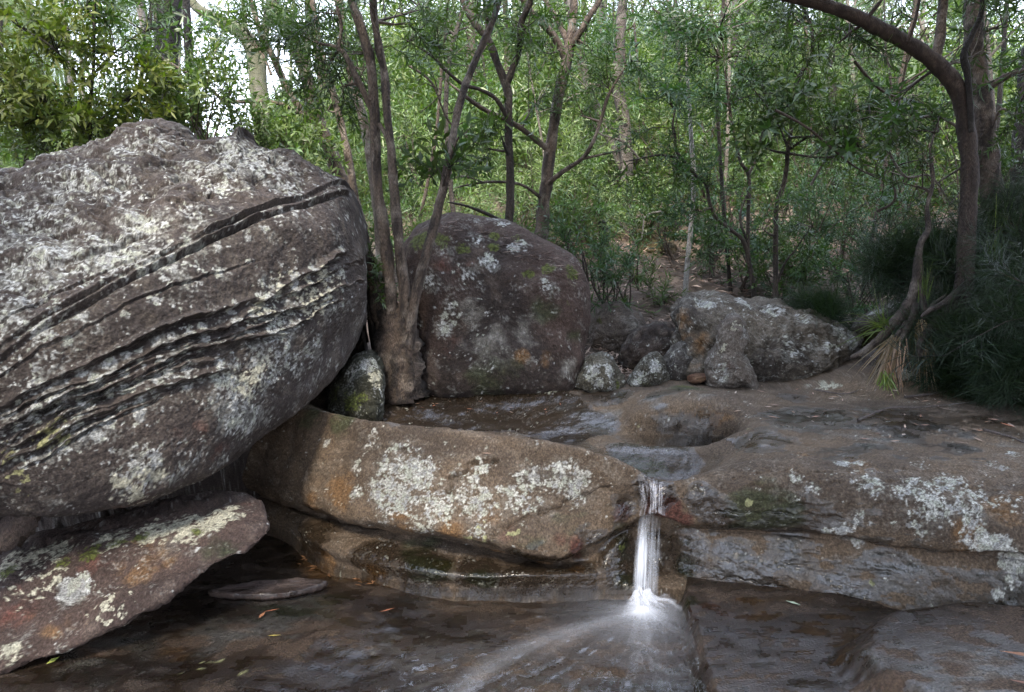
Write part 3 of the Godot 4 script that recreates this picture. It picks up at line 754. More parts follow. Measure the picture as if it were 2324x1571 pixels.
	# the shelving slab at the near edge of the pool
	st = style(Color(0.125, 0.085, 0.07), Color(0.08, 0.055, 0.047), Color(0.16, 0.12, 0.10), -0.95, -1.05)
	stone("shelving_slab", [[-260, 1350, 0.15], [-100, 1296, 0.2], [0, 1264, 0.22], [150, 1224, 0.28], [330, 1176, 0.38], [480, 1148, 0.45], [570, 1142, 0.5], [600, 1158, 0.48], [600, 1190, 0.42], [560, 1206, 0.36], [505, 1232, 0.28], [452, 1272, 0.2], [330, 1354, 0.08], [180, 1424, -0.02], [0, 1494, -0.1], [-150, 1545, -0.18], [-300, 1560, -0.2]], 2.62, 2.36, 2.95, 3.2, 520, 130, [0.03, 0.018, 0.004, 1.0], st,
		[[170, 1338, 0.085, WHITE, 1.7], [150, 1350, 0.05, WHITE, 1.4], [470, 1185, 0.12, CREAM, 0.9], [420, 1190, 0.1, CREAM, 0.8], [520, 1165, 0.08, CREAM, 0.8], [350, 1205, 0.1, CREAM, 0.75], [260, 1225, 0.1, CREAM, 0.7], [120, 1250, 0.12, CREAM, 0.7], [20, 1280, 0.12, CREAM, 0.7], [430, 1210, 0.09, CREAM, 0.8], [20, 1480, 0.06, CREAM, 0.7], [100, 1310, 0.1, CREAM, 0.5], [250, 1380, 0.1, CREAM, 0.35], [60, 1330, 0.1, CREAM, 0.35],
		[200, 1255, 0.08, MOSS, 1.1], [260, 1238, 0.07, MOSS, 1.0], [140, 1275, 0.07, MOSS, 0.9], [10, 1295, 0.07, MOSS, 0.9], [450, 1205, 0.04, MOSS, 0.9], [320, 1215, 0.06, MOSS, 0.7],
		[330, 1270, 0.14, RUST, 0.5], [200, 1300, 0.14, RED, 0.35], [560, 1150, 0.06, RED, 0.5], [50, 1380, 0.16, RED, 0.4], [120, 1400, 0.14, RUST, 0.4], [380, 1240, 0.08, PALE, 0.5], [500, 1235, 0.1, GREEN, 0.5]],
		"sloping lichen-topped stone slab jutting out under the leaning boulder", "slab")

var mid: Grid

func slab_prism(called: String, pts: Array, h: float, thick: float, st: Style, label: String) -> void:
	# a loose flat stone lying level: outline at height h
	var ring := []
	for e in pts: ring.append(PH(e[0], e[1], h))
	var c := Vector3.ZERO
	for q in ring: c += q
	c /= ring.size()
	var rr := resample(ring, 120, true)
	rr.append(rr[0])
	var g := Grid.new()
	g.nu = rr.size()
	g.closed = true
	for e in [[0.02, 0.0], [0.3, 0.0], [0.6, 0.0], [0.85, 0.0], [0.96, 0.001], [1.0, 0.2], [1.0, 0.6], [0.97, 1.0], [0.5, 1.0]]:
		for q in rr: g.p.append(c + (q - c) * e[0] + Vector3(0, -thick * e[1], 0))
		g.v.append(e[1])
	g.nv = 9
	face_out(g)
	rough(g, 0.006, 0.008, 0.002, 1.5)
	rock(called, g, st, label, "slab")

func build_bed() -> void:
	# the floor of the creek in front of the ledge
	var g := Grid.new()
	g.nu = 560
	g.nv = 300
	var er := [PH(1546, 1338, 0.0), PH(1548, 1400, 0.0), PH(1570, 1480, 0.0), PH(1610, 1600, 0.0)]
	var el := [PH(960, 1370, 0.0), PH(880, 1440, 0.0), PH(760, 1520, 0.0), PH(640, 1600, 0.0)]
	var mound := PH(2330, 1590, 0.0)
	for j in g.nv:
		var d := lerpf(1.2, 4.6, pow(float(j) / (g.nv - 1), 1.25))
		for i in g.nu:
			var x := lerpf(-3.3, 3.3, float(i) / (g.nu - 1))
			var p := Vector3(x, 0, -d)
			var y := -0.055
			var xr := edge_x(er, d)
			var xl := edge_x(el, d)
			var wob := n2.get_noise_3dv(p * 0.5) * 0.06
			y += 0.095 * smoothstep(xr - 0.015, xr + 0.035, x + wob * 0.5) + 0.03 * smoothstep(xr + 0.1, xr + 0.9, x)
			y += 0.042 * smoothstep(xl + 0.12, xl - 0.28, x + wob * 2.0) * smoothstep(3.35, 2.95, d + wob)
			y += 0.035 * smoothstep(xl - 0.4, xl - 1.6, x) * smoothstep(3.3, 2.8, d)
			var m := Vector2((x - mound.x) / 0.62, (-d - mound.z) / 0.42).length() + wob * 1.2
			y += 0.10 * smoothstep(1.05, 0.82, m)
			y += n1.get_noise_3dv(p * 1.1) * 0.014 + n2.get_noise_3dv(p * Vector3(0.5, 1, 0.9)) * 0.005 + n3.get_noise_3dv(p * 0.4) * 0.0006
			g.p.append(Vector3(x, y, -d))
		g.v.append(d)
	g.normals(false)
	var st := style(Color(0.105, 0.07, 0.047), Color(0.062, 0.045, 0.034), Color(0.12, 0.088, 0.062), -1.6)
	st.wet = 0.28
	st.streak = Vector3(0.6, 1, 1.2)
	st.spots = spots(g, [[640, 1390, 0.25, PALE, 0.7], [520, 1420, 0.25, PALE, 0.55], [300, 1490, 0.25, PALE, 0.45], [480, 1510, 0.12, YELLOW, 0.75], [560, 1540, 0.07, YELLOW, 0.7], [400, 1490, 0.09, RUST, 0.6], [820, 1300, 0.16, RUST, 1.1], [900, 1325, 0.1, RUST, 0.9], [720, 1290, 0.16, RUST, 0.9], [1000, 1350, 0.1, RUST, 0.3], [1750, 1400, 0.3, RUST, 0.3], [1900, 1440, 0.3, RUST, 0.25], [1600, 1400, 0.2, RED, 0.3], [2200, 1530, 0.35, PALE, 0.5], [700, 1400, 0.25, GREEN, 0.4], [1560, 1360, 0.08, GREEN, 0.6]])
	rock("creek_bed", g, st, "", "", "", "structure")
	bed = g
	st = style(Color(0.12, 0.085, 0.07), Color(0.08, 0.055, 0.05), Color(0.15, 0.11, 0.09), -1.4)
	st.wet = 0.1
	slab_prism("flake_stone", [[470, 1338], [560, 1320], [640, 1314], [700, 1311], [744, 1318], [700, 1334], [640, 1346], [540, 1347]], 0.03, 0.035, st, "thin flat flake of wet stone lying in the dark recess")

var bed: Grid

func edge_x(line: Array, d: float) -> float:
	for i in line.size() - 1:
		var a: Vector3 = line[i]
		var b: Vector3 = line[i + 1]
		if d >= -b.z or i == line.size() - 2:
			return a.x + (b.x - a.x) * clampf((-a.z - d) / (-a.z + b.z), -0.5, 2.0)
	return 0.0

# ---------------------------------------------------------------- wood and leaves
class MB:
	var p := PackedVector3Array()
	var n := PackedVector3Array()
	var c := PackedColorArray()
	var i := PackedInt32Array()
	func mesh(mat: Material) -> ArrayMesh:
		var am := ArrayMesh.new()
		var arr := []
		arr.resize(Mesh.ARRAY_MAX)
		arr[Mesh.ARRAY_VERTEX] = p
		arr[Mesh.ARRAY_NORMAL] = n
		if c.size(): arr[Mesh.ARRAY_COLOR] = c
		arr[Mesh.ARRAY_INDEX] = i
		am.add_surface_from_arrays(Mesh.PRIMITIVE_TRIANGLES, arr)
		am.surface_set_material(0, mat)
		return am

class Bark:
	var a := Color(0.2, 0.15, 0.12)
	var b := Color(0.08, 0.06, 0.05)
	var wob := 0.12
	var patch := Color(0.3, 0.24, 0.2)
	var amount := 0.0

func bark(a: Color, b: Color, patch: Color, amount: float, wob := 0.12) -> Bark:
	var k := Bark.new()
	k.a = a
	k.b = b
	k.patch = patch
	k.amount = amount
	k.wob = wob
	return k

func tube(mb: MB, pts: Array, rad: Array, sides: int, bk: Bark, stepm := 0.03, base := Vector3.ZERO, tip := true) -> void:
	# a tapering limb through points; radii at the points
	var length := 0.0
	for k in pts.size() - 1: length += (pts[k] as Vector3).distance_to(pts[k + 1])
	var n := clampi(int(length / stepm), 3, 400)
	if sides >= 12: sides = int(sides * 1.5)
	var line := resample(pts, n, false)
	var side := Vector3(0.31, 0.17, 0.93)
	var first := mb.p.size()
	for k in n:
		var t := float(k) / (n - 1)
		var dir := (line[mini(k + 1, n - 1)] - line[maxi(k - 1, 0)]).normalized()
		side = (side - dir * side.dot(dir)).normalized()
		var other := dir.cross(side)
		var f := t * (rad.size() - 1)
		var q := mini(int(f), rad.size() - 2)
		var r: float = lerpf(rad[q], rad[q + 1], f - q)
		if tip and k == n - 1: r *= 0.2
		for s in sides + 1:
			var an := TAU * (s % sides) / sides
			var nn := side * cos(an) + other * sin(an)
			var w := line[k] + nn * r
			var rr := r
			var col := bk.a
			if sides > 4:
				var m1 := n2.get_noise_3d(w.x * 2.2, w.y * 0.35, w.z * 2.2)
				var m2 := n3.get_noise_3d(w.x * 0.9, w.y * 0.12, w.z * 0.9)
				rr = r * (1.0 + bk.wob * (m1 * 1.6 + m2 * 0.5) + bk.wob * 1.3 * n1.get_noise_3dv(w * 3.0))
				col = bk.a.lerp(bk.b, clampf(0.4 + m1 * 2.2 + m2 * 1.6, 0.0, 1.0))
				var m3 := n2.get_noise_3dv(w * 0.9 + Vector3(5, 1, 2))
				if bk.amount > 0.0: col = col.lerp(bk.patch, clampf((m3 + bk.amount - 0.35) * 5.0, 0.0, 0.85))
				col = col * (0.9 + 0.5 * m2)
			else:
				col = bk.a.lerp(bk.b, 0.5 + 0.5 * sin(w.x * 31.0 + w.y * 17.0))
			mb.p.append(line[k] + nn * rr - base)
			mb.n.append(nn)
			mb.c.append(col)
	for k in n - 1:
		for s in sides:
			var a := first + k * (sides + 1) + s
			var b := a + 1
			var d := a + sides + 1
			var c := d + 1
			mb.i.append_array(PackedInt32Array([a, c, b, a, d, c]))

func leaf(mb: MB, at_: Vector3, dir: Vector3, nrm: Vector3, len_: float, wid: float, col: Color, fold := 0.25, bend := 0.15) -> void:
	# a lance-shaped leaf, folded along its midrib and bent down at the tip
	var side := dir.cross(nrm).normalized()
	var up := side.cross(dir).normalized()
	var a := at_
	var m := at_ + dir * len_ * 0.45 - up * len_ * bend * 0.15
	var t := at_ + dir * len_ * 0.97 - up * len_ * bend
	var l := m + side * wid * 0.5 + up * wid * fold
	var r := m - side * wid * 0.5 + up * wid * fold
	var f := mb.p.size()
	for q in [a, m, t, l, r]:
		mb.p.append(q)
		mb.c.append(col)
	mb.n.append(up)
	mb.n.append(up)
	mb.n.append(up)
	mb.n.append((up - side * 0.35).normalized())
	mb.n.append((up + side * 0.35).normalized())
	mb.i.append_array(PackedInt32Array([f, f + 1, f + 3, f + 1, f + 2, f + 3, f, f + 4, f + 1, f + 1, f + 4, f + 2]))

func make_sprigs() -> void:
	var r := RandomNumberGenerator.new()
	r.seed = 77
	# twig along +y
	for v in 3:
		for kind in ["narrow", "broad", "small", "round"]:
			var mb := MB.new()
			var L: float = {"narrow": 0.24, "broad": 0.28, "small": 0.2, "round": 0.16}[kind]
			var n: int = {"narrow": 15, "broad": 11, "small": 18, "round": 16}[kind]
			var ll: float = {"narrow": 0.085, "broad": 0.095, "small": 0.05, "round": 0.034}[kind]
			var lw: float = {"narrow": 0.011, "broad": 0.028, "small": 0.012, "round": 0.02}[kind]
			var st := bark(Color(0.12, 0.09, 0.06), Color(0.09, 0.07, 0.04), Color.BLACK, 0.0)
			var bend := Vector3(r.randf_range(-0.04, 0.04), 0, r.randf_range(-0.04, 0.04))
			tube(mb, [Vector3.ZERO, Vector3(0, L * 0.5, 0) + bend * 0.4, Vector3(0, L, 0) + bend], [0.0022, 0.0012], 3, st, 0.1)
			for k in n:
				var t := (k + 0.6) / n
				var an := k * 2.4 + r.randf_range(-0.4, 0.4)
				var out := Vector3(cos(an), 0, sin(an))
				var spread := lerpf(1.2, 0.55, t) + r.randf_range(-0.25, 0.25)
				var dir := (Vector3.UP * cos(spread) + out * sin(spread)).normalized()
				var tone := r.randf_range(0.75, 1.25)
				leaf(mb, Vector3(0, L * t, 0) + bend * t * t, dir, (Vector3.UP - dir * dir.y + Vector3(r.randf_range(-.5, .5), r.randf_range(-.2, .6), r.randf_range(-.5, .5))).normalized(), ll * r.randf_range(0.7, 1.2), lw * r.randf_range(0.8, 1.2), Color(tone, tone * r.randf_range(0.95, 1.05), tone * r.randf_range(0.8, 1.1)), r.randf_range(0.1, 0.35), r.randf_range(0.0, 0.4))
			SPR[kind + str(v)] = mb.mesh(M.leaf)
		# fine drooping needles
		var mn := MB.new()
		for k in 26:
			var an := r.randf() * TAU
			var t := r.randf()
			var dir := Vector3(cos(an) * 0.7, r.randf_range(0.3, 1.1), sin(an) * 0.7).normalized()
			var tone := r.randf_range(0.7, 1.3)
			leaf(mn, Vector3(0, t * 0.16, 0), dir, Vector3(sin(an), 0.2, -cos(an)).normalized(), r.randf_range(0.1, 0.2), 0.0032, Color(tone, tone, tone), 0.3, 0.5)
		tube(mn, [Vector3.ZERO, Vector3(0.01, 0.2, 0)], [0.002, 0.001], 3, bark(Color(0.1, 0.08, 0.06), Color(0.07, 0.06, 0.05), Color.BLACK, 0.0), 0.1)
		SPR["needle" + str(v)] = mn.mesh(M.leaf)
		# a loose clump of leafy shoots for the scrub farther off
		var mc := MB.new()
		for k in 85:
			var o := Vector3(r.randfn(), r.randfn() * 0.8, r.randfn()) * 0.17
			var dir := Vector3(r.randf_range(-1, 1), r.randf_range(-0.9, 0.8), r.randf_range(-1, 1)).normalized()
			var tone := r.randf_range(0.65, 1.35)
			leaf(mc, o, dir, Vector3(r.randf_range(-.6, .6), 1, r.randf_range(-.6, .6)).normalized(), r.randf_range(0.05, 0.10), r.randf_range(0.012, 0.024), Color(tone, tone * r.randf_range(0.92, 1.06), tone * r.randf_range(0.7, 1.1)), 0.2, 0.25)
		SPR["clump" + str(v)] = mc.mesh(M.leaf)
		# a spray of large leaves for the trees overhead
		var mo := MB.new()
		for k in 26:
			var o := Vector3(r.randfn(), r.randfn() * 0.7, r.randfn()) * 0.3
			var dir := Vector3(r.randf_range(-1, 1), r.randf_range(-0.6, 0.4), r.randf_range(-1, 1)).normalized()
			leaf(mo, o, dir, Vector3(r.randf_range(-.6, .6), 1, r.randf_range(-.6, .6)).normalized(), r.randf_range(0.16, 0.26), r.randf_range(0.06, 0.1), Color.WHITE * r.randf_range(0.8, 1.2), 0.2, 0.25)
		SPR["spray" + str(v)] = mo.mesh(M.leaf)
		# clump of fine wispy shoots
		var mw := MB.new()
		for k in 110:
			var o := Vector3(r.randfn(), r.randfn() * 0.9, r.randfn()) * 0.16
			var dir := Vector3(r.randf_range(-1, 1), r.randf_range(-0.4, 1.0), r.randf_range(-1, 1)).normalized()
			var tone := r.randf_range(0.65, 1.35)
			leaf(mw, o, dir, Vector3(r.randf_range(-.6, .6), 1, r.randf_range(-.6, .6)).normalized(), r.randf_range(0.07, 0.15), r.randf_range(0.004, 0.008), Color(tone, tone, tone * r.randf_range(0.7, 1.1)), 0.2, 0.3)
		SPR["wisp" + str(v)] = mw.mesh(M.leaf)

# leaves of one plant, gathered by kind of sprig, then hung on it as crowns
class Crown:
	var buf := {}
	func add(kind: String, at_: Vector3, dir: Vector3, s: float, col: Color, r: RandomNumberGenerator) -> void:
		var key := kind + str(r.randi() % 3)
		if not buf.has(key): buf[key] = PackedFloat32Array()
		var y := dir.normalized()
		var x := y.cross(Vector3(r.randf_range(-1, 1), r.randf_range(-1, 1), r.randf_range(-1, 1))).normalized()
		var z := x.cross(y)
		x *= s
		y *= s
		z *= s
		buf[key].append_array(PackedFloat32Array([x.x, y.x, z.x, at_.x, x.y, y.y, z.y, at_.y, x.z, y.z, z.z, at_.z, col.r, col.g, col.b, 1.0]))

func hang(crown: Crown, parent: Node3D, called := "crown") -> void:
	for key in crown.buf:
		var mm := MultiMesh.new()
		mm.transform_format = MultiMesh.TRANSFORM_3D
		mm.use_colors = true
		mm.mesh = SPR[key]
		var b: PackedFloat32Array = crown.buf[key]
		mm.instance_count = b.size() / 16
		mm.buffer = b
		var o := MultiMeshInstance3D.new()
		o.multimesh = mm
		o.name = called
		parent.add_child(o, true)
		o.position = -parent.position
		o.set_meta("kind", "stuff")

func rnd(s: float) -> Vector3:
	return Vector3(rng.randf_range(-s, s), rng.randf_range(-s, s), rng.randf_range(-s, s))

func tint(c: Color, v := 0.25) -> Color:
	var k := 1.0 + rng.randf_range(-v, v)
	var w := rng.randf_range(-0.12, 0.12)
	return Color(c.r * k * (1.0 + w), c.g * k, c.b * k * (1.0 - w))

# leafy twigs from a limb into an uneven mass round a point
func foliage(mb: MB, crown: Crown, from: Vector3, to: Vector3, size: Vector3, n: int, kind: String, col: Color, bk: Bark, scale := 1.0, droop := 0.35) -> void:
	var midp := from.lerp(to, 0.5) + rnd(from.distance_to(to) * 0.12)
	if from.distance_to(to) > 0.05: tube(mb, [from, midp, to], [0.012 * scale, 0.008 * scale, 0.004], 5, bk, 0.06)
	for k in n:
		var t := rng.randf_range(0.25, 1.0)
		var a := from.lerp(midp, t * 2.0) if t < 0.5 else midp.lerp(to, t * 2.0 - 1.0)
		var e := to + Vector3(rng.randfn(0, 0.5) * size.x, rng.randfn(0, 0.5) * size.y, rng.randfn(0, 0.5) * size.z)
		var m := a.lerp(e, 0.5) + rnd(0.08 * a.distance_to(e)) + Vector3(0, 0.06, 0)
		tube(mb, [a, m, e], [0.005, 0.0035, 0.0018], 3, bk, 0.12)
		var ns := 5 + rng.randi() % 4
		for q in ns:
			var u := rng.randf_range(0.35, 1.0)
			var p := a.lerp(m, u * 2.0) if u < 0.5 else m.lerp(e, u * 2.0 - 1.0)
			var dir := (e - a).normalized() + rnd(0.9) + Vector3(0, rng.randf_range(-droop * 1.6, 0.35), 0)
			crown.add(kind, p, dir, scale * rng.randf_range(0.75, 1.25), tint(col), rng)

func pts(list: Array) -> Array:
	var out := []
	for e in list: out.append(P(e[0], e[1], e[2]))
	return out

# a traced tree: limbs [[points, radii, sides, name]], leaf masses [x, y, d, rx, ry, n, kind, colour, scale]
func tree(called: String, label: String, group: String, limbs: Array, bk: Bark, masses: Array, category := "tree") -> Node3D:
	var first := pts(limbs[0][0])
	var root := thing(called, label, category, first[0], group)
	var joints := []
	var k := 0
	for l in limbs:
		var q := pts(l[0])
		var mb := MB.new()
		tube(mb, q, l[1], l[2], bk if l.size() < 5 else l[4], l[3] if l.size() > 3 else 0.03, root.position)
		part("trunk" if k == 0 else "branch", mb.mesh(M.bark), null, root).position = Vector3.ZERO
		for e in resample(q, 24, false): joints.append(e)
		k += 1
	if masses.size():
		var mb := MB.new()
		var crown := Crown.new()
		for m in masses:
			var to := P(m[0], m[1], m[2])
			var best := 1e9
			var from := to
			for j in joints:
				var e: float = j.distance_to(to) + absf(j.y - to.y + 0.3) * 0.2
				if e < best:
					best = e
					from = j
			if best > 1.6: from = to + rnd(0.2) + Vector3(0, 0.2, -0.1)
			foliage(mb, crown, from, to, Vector3(m[3], m[4], m[3]), maxi(2, int(m[5] * 0.62)), m[6], m[7], bk, m[8] if m.size() > 8 else 1.0)
		var tw := part("twigs", mb.mesh(M.bark), null, root)
		tw.set_meta("kind", "stuff")
		hang(crown, root)
	return root

const G_DARK := Color(0.05, 0.085, 0.03)
const G_MID := Color(0.075, 0.125, 0.042)
const G_BLUE := Color(0.06, 0.11, 0.062)
const G_YEL := Color(0.14, 0.175, 0.045)
const G_LIGHT := Color(0.145, 0.205, 0.085)

func build_trees() -> void:
	var paper := bark(Color(0.20, 0.15, 0.118), Color(0.055, 0.042, 0.036), Color(0.31, 0.26, 0.22), 0.22, 0.16)
	var pale := bark(Color(0.33, 0.28, 0.24), Color(0.18, 0.145, 0.12), Color(0.45, 0.42, 0.38), 0.3, 0.1)
	var brown := bark(Color(0.105, 0.08, 0.064), Color(0.035, 0.028, 0.024), Color(0.17, 0.145, 0.12), 0.1, 0.16)
	var black := bark(Color(0.045, 0.038, 0.034), Color(0.02, 0.017, 0.016), Color(0.09, 0.08, 0.07), 0.1, 0.16)
	var white := bark(Color(0.55, 0.54, 0.52), Color(0.38, 0.36, 0.34), Color(0.22, 0.2, 0.18), 0.05, 0.06)
	var mossy := bark(Color(0.20, 0.20, 0.13), Color(0.12, 0.12, 0.07), Color(0.28, 0.25, 0.22), 0.15, 0.1)
	# the many-stemmed paperbark at the foot of the domed boulder
	tree("paperbark_tree", "many-stemmed paperbark with a thick flaky base beside the domed boulder", "", [
		[[[912, 905, 4.4], [908, 870, 4.4], [902, 830, 4.4], [900, 780, 4.42], [902, 730, 4.45], [905, 690, 4.48]], [0.155, 0.13, 0.122, 0.13, 0.12, 0.06], 40, 0.008, bark(Color(0.2, 0.145, 0.11), Color(0.045, 0.034, 0.028), Color(0.3, 0.24, 0.19), 0.15, 0.34)],
		[[[892, 790, 4.4], [888, 720, 4.4], [884, 638, 4.42], [872, 538, 4.45], [855, 414, 4.5], [851, 290, 4.5], [845, 186, 4.5], [835, 116, 4.5], [814, 49, 4.5], [798, 0, 4.5], [770, -150, 4.5], [740, -400, 4.6]], [0.0504, 0.04368, 0.03864, 0.03612, 0.0336, 0.03192, 0.03108, 0.0294, 0.02688, 0.0252, 0.021, 0.01008], 14],
		[[[915, 780, 4.38], [918, 700, 4.38], [916, 638, 4.4], [905, 551, 4.42], [893, 414, 4.45], [887, 340, 4.46], [878, 249, 4.48], [872, 166, 4.5], [860, 104, 4.5], [847, 0, 4.5], [850, -200, 4.5], [880, -420, 4.6]], [0.0462, 0.03864, 0.03444, 0.03108, 0.02856, 0.0252, 0.0252, 0.02436, 0.02352, 0.02184, 0.0168, 0.0084], 14],
		[[[925, 790, 4.36], [938, 700, 4.34], [950, 640, 4.34], [976, 547, 4.36], [1001, 447, 4.4], [1017, 373, 4.42], [1038, 257, 4.46], [1059, 186, 4.5], [1092, 108, 4.54], [1117, 50, 4.56], [1133, 0, 4.6], [1190, -200, 4.7]], [0.042, 0.0336, 0.03024, 0.02772, 0.02604, 0.02436, 0.02268, 0.02184, 0.02016, 0.01848, 0.0168, 0.0084], 14],
		[[[880, 780, 4.46], [862, 700, 4.5], [848, 640, 4.5], [838, 590, 4.5], [830, 556, 4.52]], [0.07, 0.06, 0.05, 0.035, 0.012], 20, 0.01, bark(Color(0.24, 0.17, 0.12), Color(0.06, 0.045, 0.036), Color(0.33, 0.26, 0.2), 0.2, 0.4)],
		[[[847, 253, 4.5], [810, 178, 4.46], [781, 120, 4.44], [768, 108, 4.44], [775, 60, 4.42], [760, 0, 4.4]], [0.022, 0.02, 0.017, 0.014, 0.011, 0.008], 9],
		[[[860, 282, 4.48], [876, 307, 4.46], [887, 344, 4.46]], [0.015, 0.016, 0.018], 9],
		[[[1020, 360, 4.42], [1032, 330, 4.36], [1046, 300, 4.3]], [0.01, 0.008, 0.004], 6]], paper,
		[[760, 30, 4.4, 0.25, 0.18, 5, "narrow", G_DARK], [700, 90, 4.5, 0.22, 0.2, 5, "narrow", G_DARK], [830, 0, 4.3, 0.25, 0.16, 4, "narrow", G_DARK], [930, 50, 4.6, 0.2, 0.16, 4, "narrow", G_DARK], [770, 200, 4.6, 0.2, 0.2, 7, "narrow", G_DARK], [740, 160, 4.7, 0.22, 0.2, 7, "narrow", G_DARK], [800, 120, 4.7, 0.24, 0.2, 8, "narrow", G_MID],
		[1010, 400, 4.3, 0.12, 0.1, 4, "broad", G_DARK], [1080, 30, 4.6, 0.22, 0.16, 4, "narrow", G_DARK], [960, 20, 4.8, 0.25, 0.2, 4, "narrow", G_MID], [1000, -160, 4.4, 0.5, 0.2, 7, "narrow", G_DARK], [800, -180, 4.4, 0.5, 0.2, 7, "narrow", G_DARK], [860, 640, 4.4, 0.08, 0.12, 3, "small", G_DARK]])
	tree("pale_paperbark", "smooth pale paperbark stem rising just behind the many-stemmed paperbark", "", [
		[[[872, 700, 5.2], [868, 613, 5.2], [860, 497, 5.2], [843, 373, 5.2], [827, 282, 5.2], [806, 207, 5.2], [785, 104, 5.2], [770, 0, 5.2], [760, -150, 5.2]], [0.05, 0.045, 0.04, 0.037, 0.034, 0.032, 0.03, 0.028, 0.02], 12]], pale,
		[[780, 60, 5.2, 0.3, 0.3, 8, "narrow", G_MID], [830, 160, 5.3, 0.2, 0.2, 5, "narrow", G_MID]])
	tree("leaning_paperbark", "leaning paperbark trunk with an arching dead bough over the leaning boulder", "", [
		[[[815, 520, 6.0], [790, 440, 6.0], [771, 398, 6.0], [742, 323, 6.0], [713, 249, 6.0], [696, 174, 6.0], [671, 104, 6.0], [642, 41, 6.0], [621, 0, 6.0], [590, -150, 6.0]], [0.075, 0.068, 0.062, 0.056, 0.053, 0.05, 0.046, 0.042, 0.04, 0.03], 14],
		[[[745, 330, 6.0], [721, 302, 6.0], [679, 244, 6.0], [650, 195, 6.0], [621, 133, 6.0], [592, 75, 6.0], [576, 25, 6.0], [560, -40, 6.0]], [0.035, 0.032, 0.028, 0.027, 0.025, 0.022, 0.02, 0.015], 10],
		[[[728, 300, 5.95], [700, 272, 5.9], [679, 257, 5.85], [638, 236, 5.8], [580, 230, 5.75], [514, 230, 5.7], [480, 205, 5.7], [430, 170, 5.7], [350, 120, 5.7]], [0.022, 0.02, 0.018, 0.017, 0.016, 0.015, 0.013, 0.011, 0.006], 9],
		[[[640, 236, 5.8], [625, 210, 5.75], [615, 170, 5.7]], [0.008, 0.006, 0.003], 5], [[[560, 231, 5.74], [545, 250, 5.7], [530, 275, 5.7]], [0.007, 0.005, 0.002], 5], [[[480, 205, 5.7], [440, 215, 5.7], [400, 200, 5.7]], [0.008, 0.006, 0.003], 5]], paper,
		[[620, 40, 5.8, 0.35, 0.25, 9, "narrow", G_DARK], [560, 90, 5.7, 0.25, 0.16, 6, "narrow", G_DARK], [460, 130, 5.7, 0.3, 0.2, 7, "narrow", G_DARK], [700, 40, 5.9, 0.3, 0.25, 8, "narrow", G_MID], [520, 200, 5.7, 0.2, 0.12, 4, "small", G_MID], [600, -140, 5.8, 0.6, 0.2, 6, "narrow", G_DARK]])
	tree("slim_paperbark", "slim straight paperbark between the leaning paperbark and pale paperbark", "", [
		[[[822, 540, 5.7], [812, 480, 5.7], [800, 420, 5.7], [787, 340, 5.7], [766, 249, 5.7], [746, 174, 5.7], [729, 116, 5.7], [717, 54, 5.7], [708, 0, 5.7], [700, -120, 5.7]], [0.036, 0.033, 0.03, 0.028, 0.026, 0.025, 0.024, 0.023, 0.022, 0.015], 11]], paper,
		[[730, 60, 5.7, 0.3, 0.25, 7, "narrow", G_MID], [770, 140, 5.8, 0.25, 0.25, 7, "narrow", G_DARK], [740, 250, 5.6, 0.12, 0.12, 3, "broad", G_DARK]])
	tree("forked_tree", "dark Y-forked tree rooted on the crest of the domed boulder", "", [
		[[[1150, 530, 5.5], [1154, 509, 5.5], [1158, 456, 5.5], [1158, 394, 5.5], [1154, 311, 5.5], [1154, 228, 5.5], [1148, 186, 5.5]], [0.038, 0.034, 0.031, 0.031, 0.03, 0.03, 0.032], 12],
		[[[1150, 200, 5.5], [1129, 145, 5.5], [1108, 91, 5.5], [1075, 50, 5.5], [1050, 0, 5.5], [1020, -120, 5.5]], [0.029, 0.026, 0.027, 0.023, 0.021, 0.014], 11],
		[[[1148, 195, 5.5], [1171, 137, 5.48], [1179, 104, 5.46], [1183, 50, 5.44], [1204, 0, 5.4], [1230, -120, 5.4]], [0.028, 0.025, 0.024, 0.022, 0.021, 0.014], 11],
		[[[1108, 91, 5.5], [1104, 40, 5.5], [1098, 0, 5.5]], [0.018, 0.016, 0.012], 9],
		[[[1150, 515, 5.45], [1141, 505, 5.4], [1104, 485, 5.3], [1059, 468, 5.2], [1013, 458, 5.1]], [0.018, 0.015, 0.012, 0.01, 0.004], 8],
		[[[1154, 280, 5.5], [1150, 265, 5.48], [1125, 224, 5.4], [1088, 203, 5.35], [1050, 191, 5.3], [1009, 157, 5.25], [976, 124, 5.2], [909, 83, 5.2]], [0.02, 0.018, 0.016, 0.014, 0.013, 0.011, 0.009, 0.004], 8],
		[[[1158, 360, 5.5], [1146, 335, 5.44], [1138, 308, 5.4]], [0.012, 0.01, 0.004], 6, 0.03, black]], brown,
		[[1100, 30, 5.4, 0.4, 0.25, 9, "narrow", G_DARK], [1200, 60, 5.4, 0.3, 0.25, 7, "narrow", G_MID], [1000, 130, 5.3, 0.3, 0.2, 6, "narrow", G_MID], [930, 90, 5.3, 0.3, 0.2, 8, "narrow", G_MID], [1130, -160, 5.4, 0.6, 0.2, 6, "narrow", G_DARK], [1090, 330, 5.6, 0.15, 0.15, 4, "broad", G_DARK]])
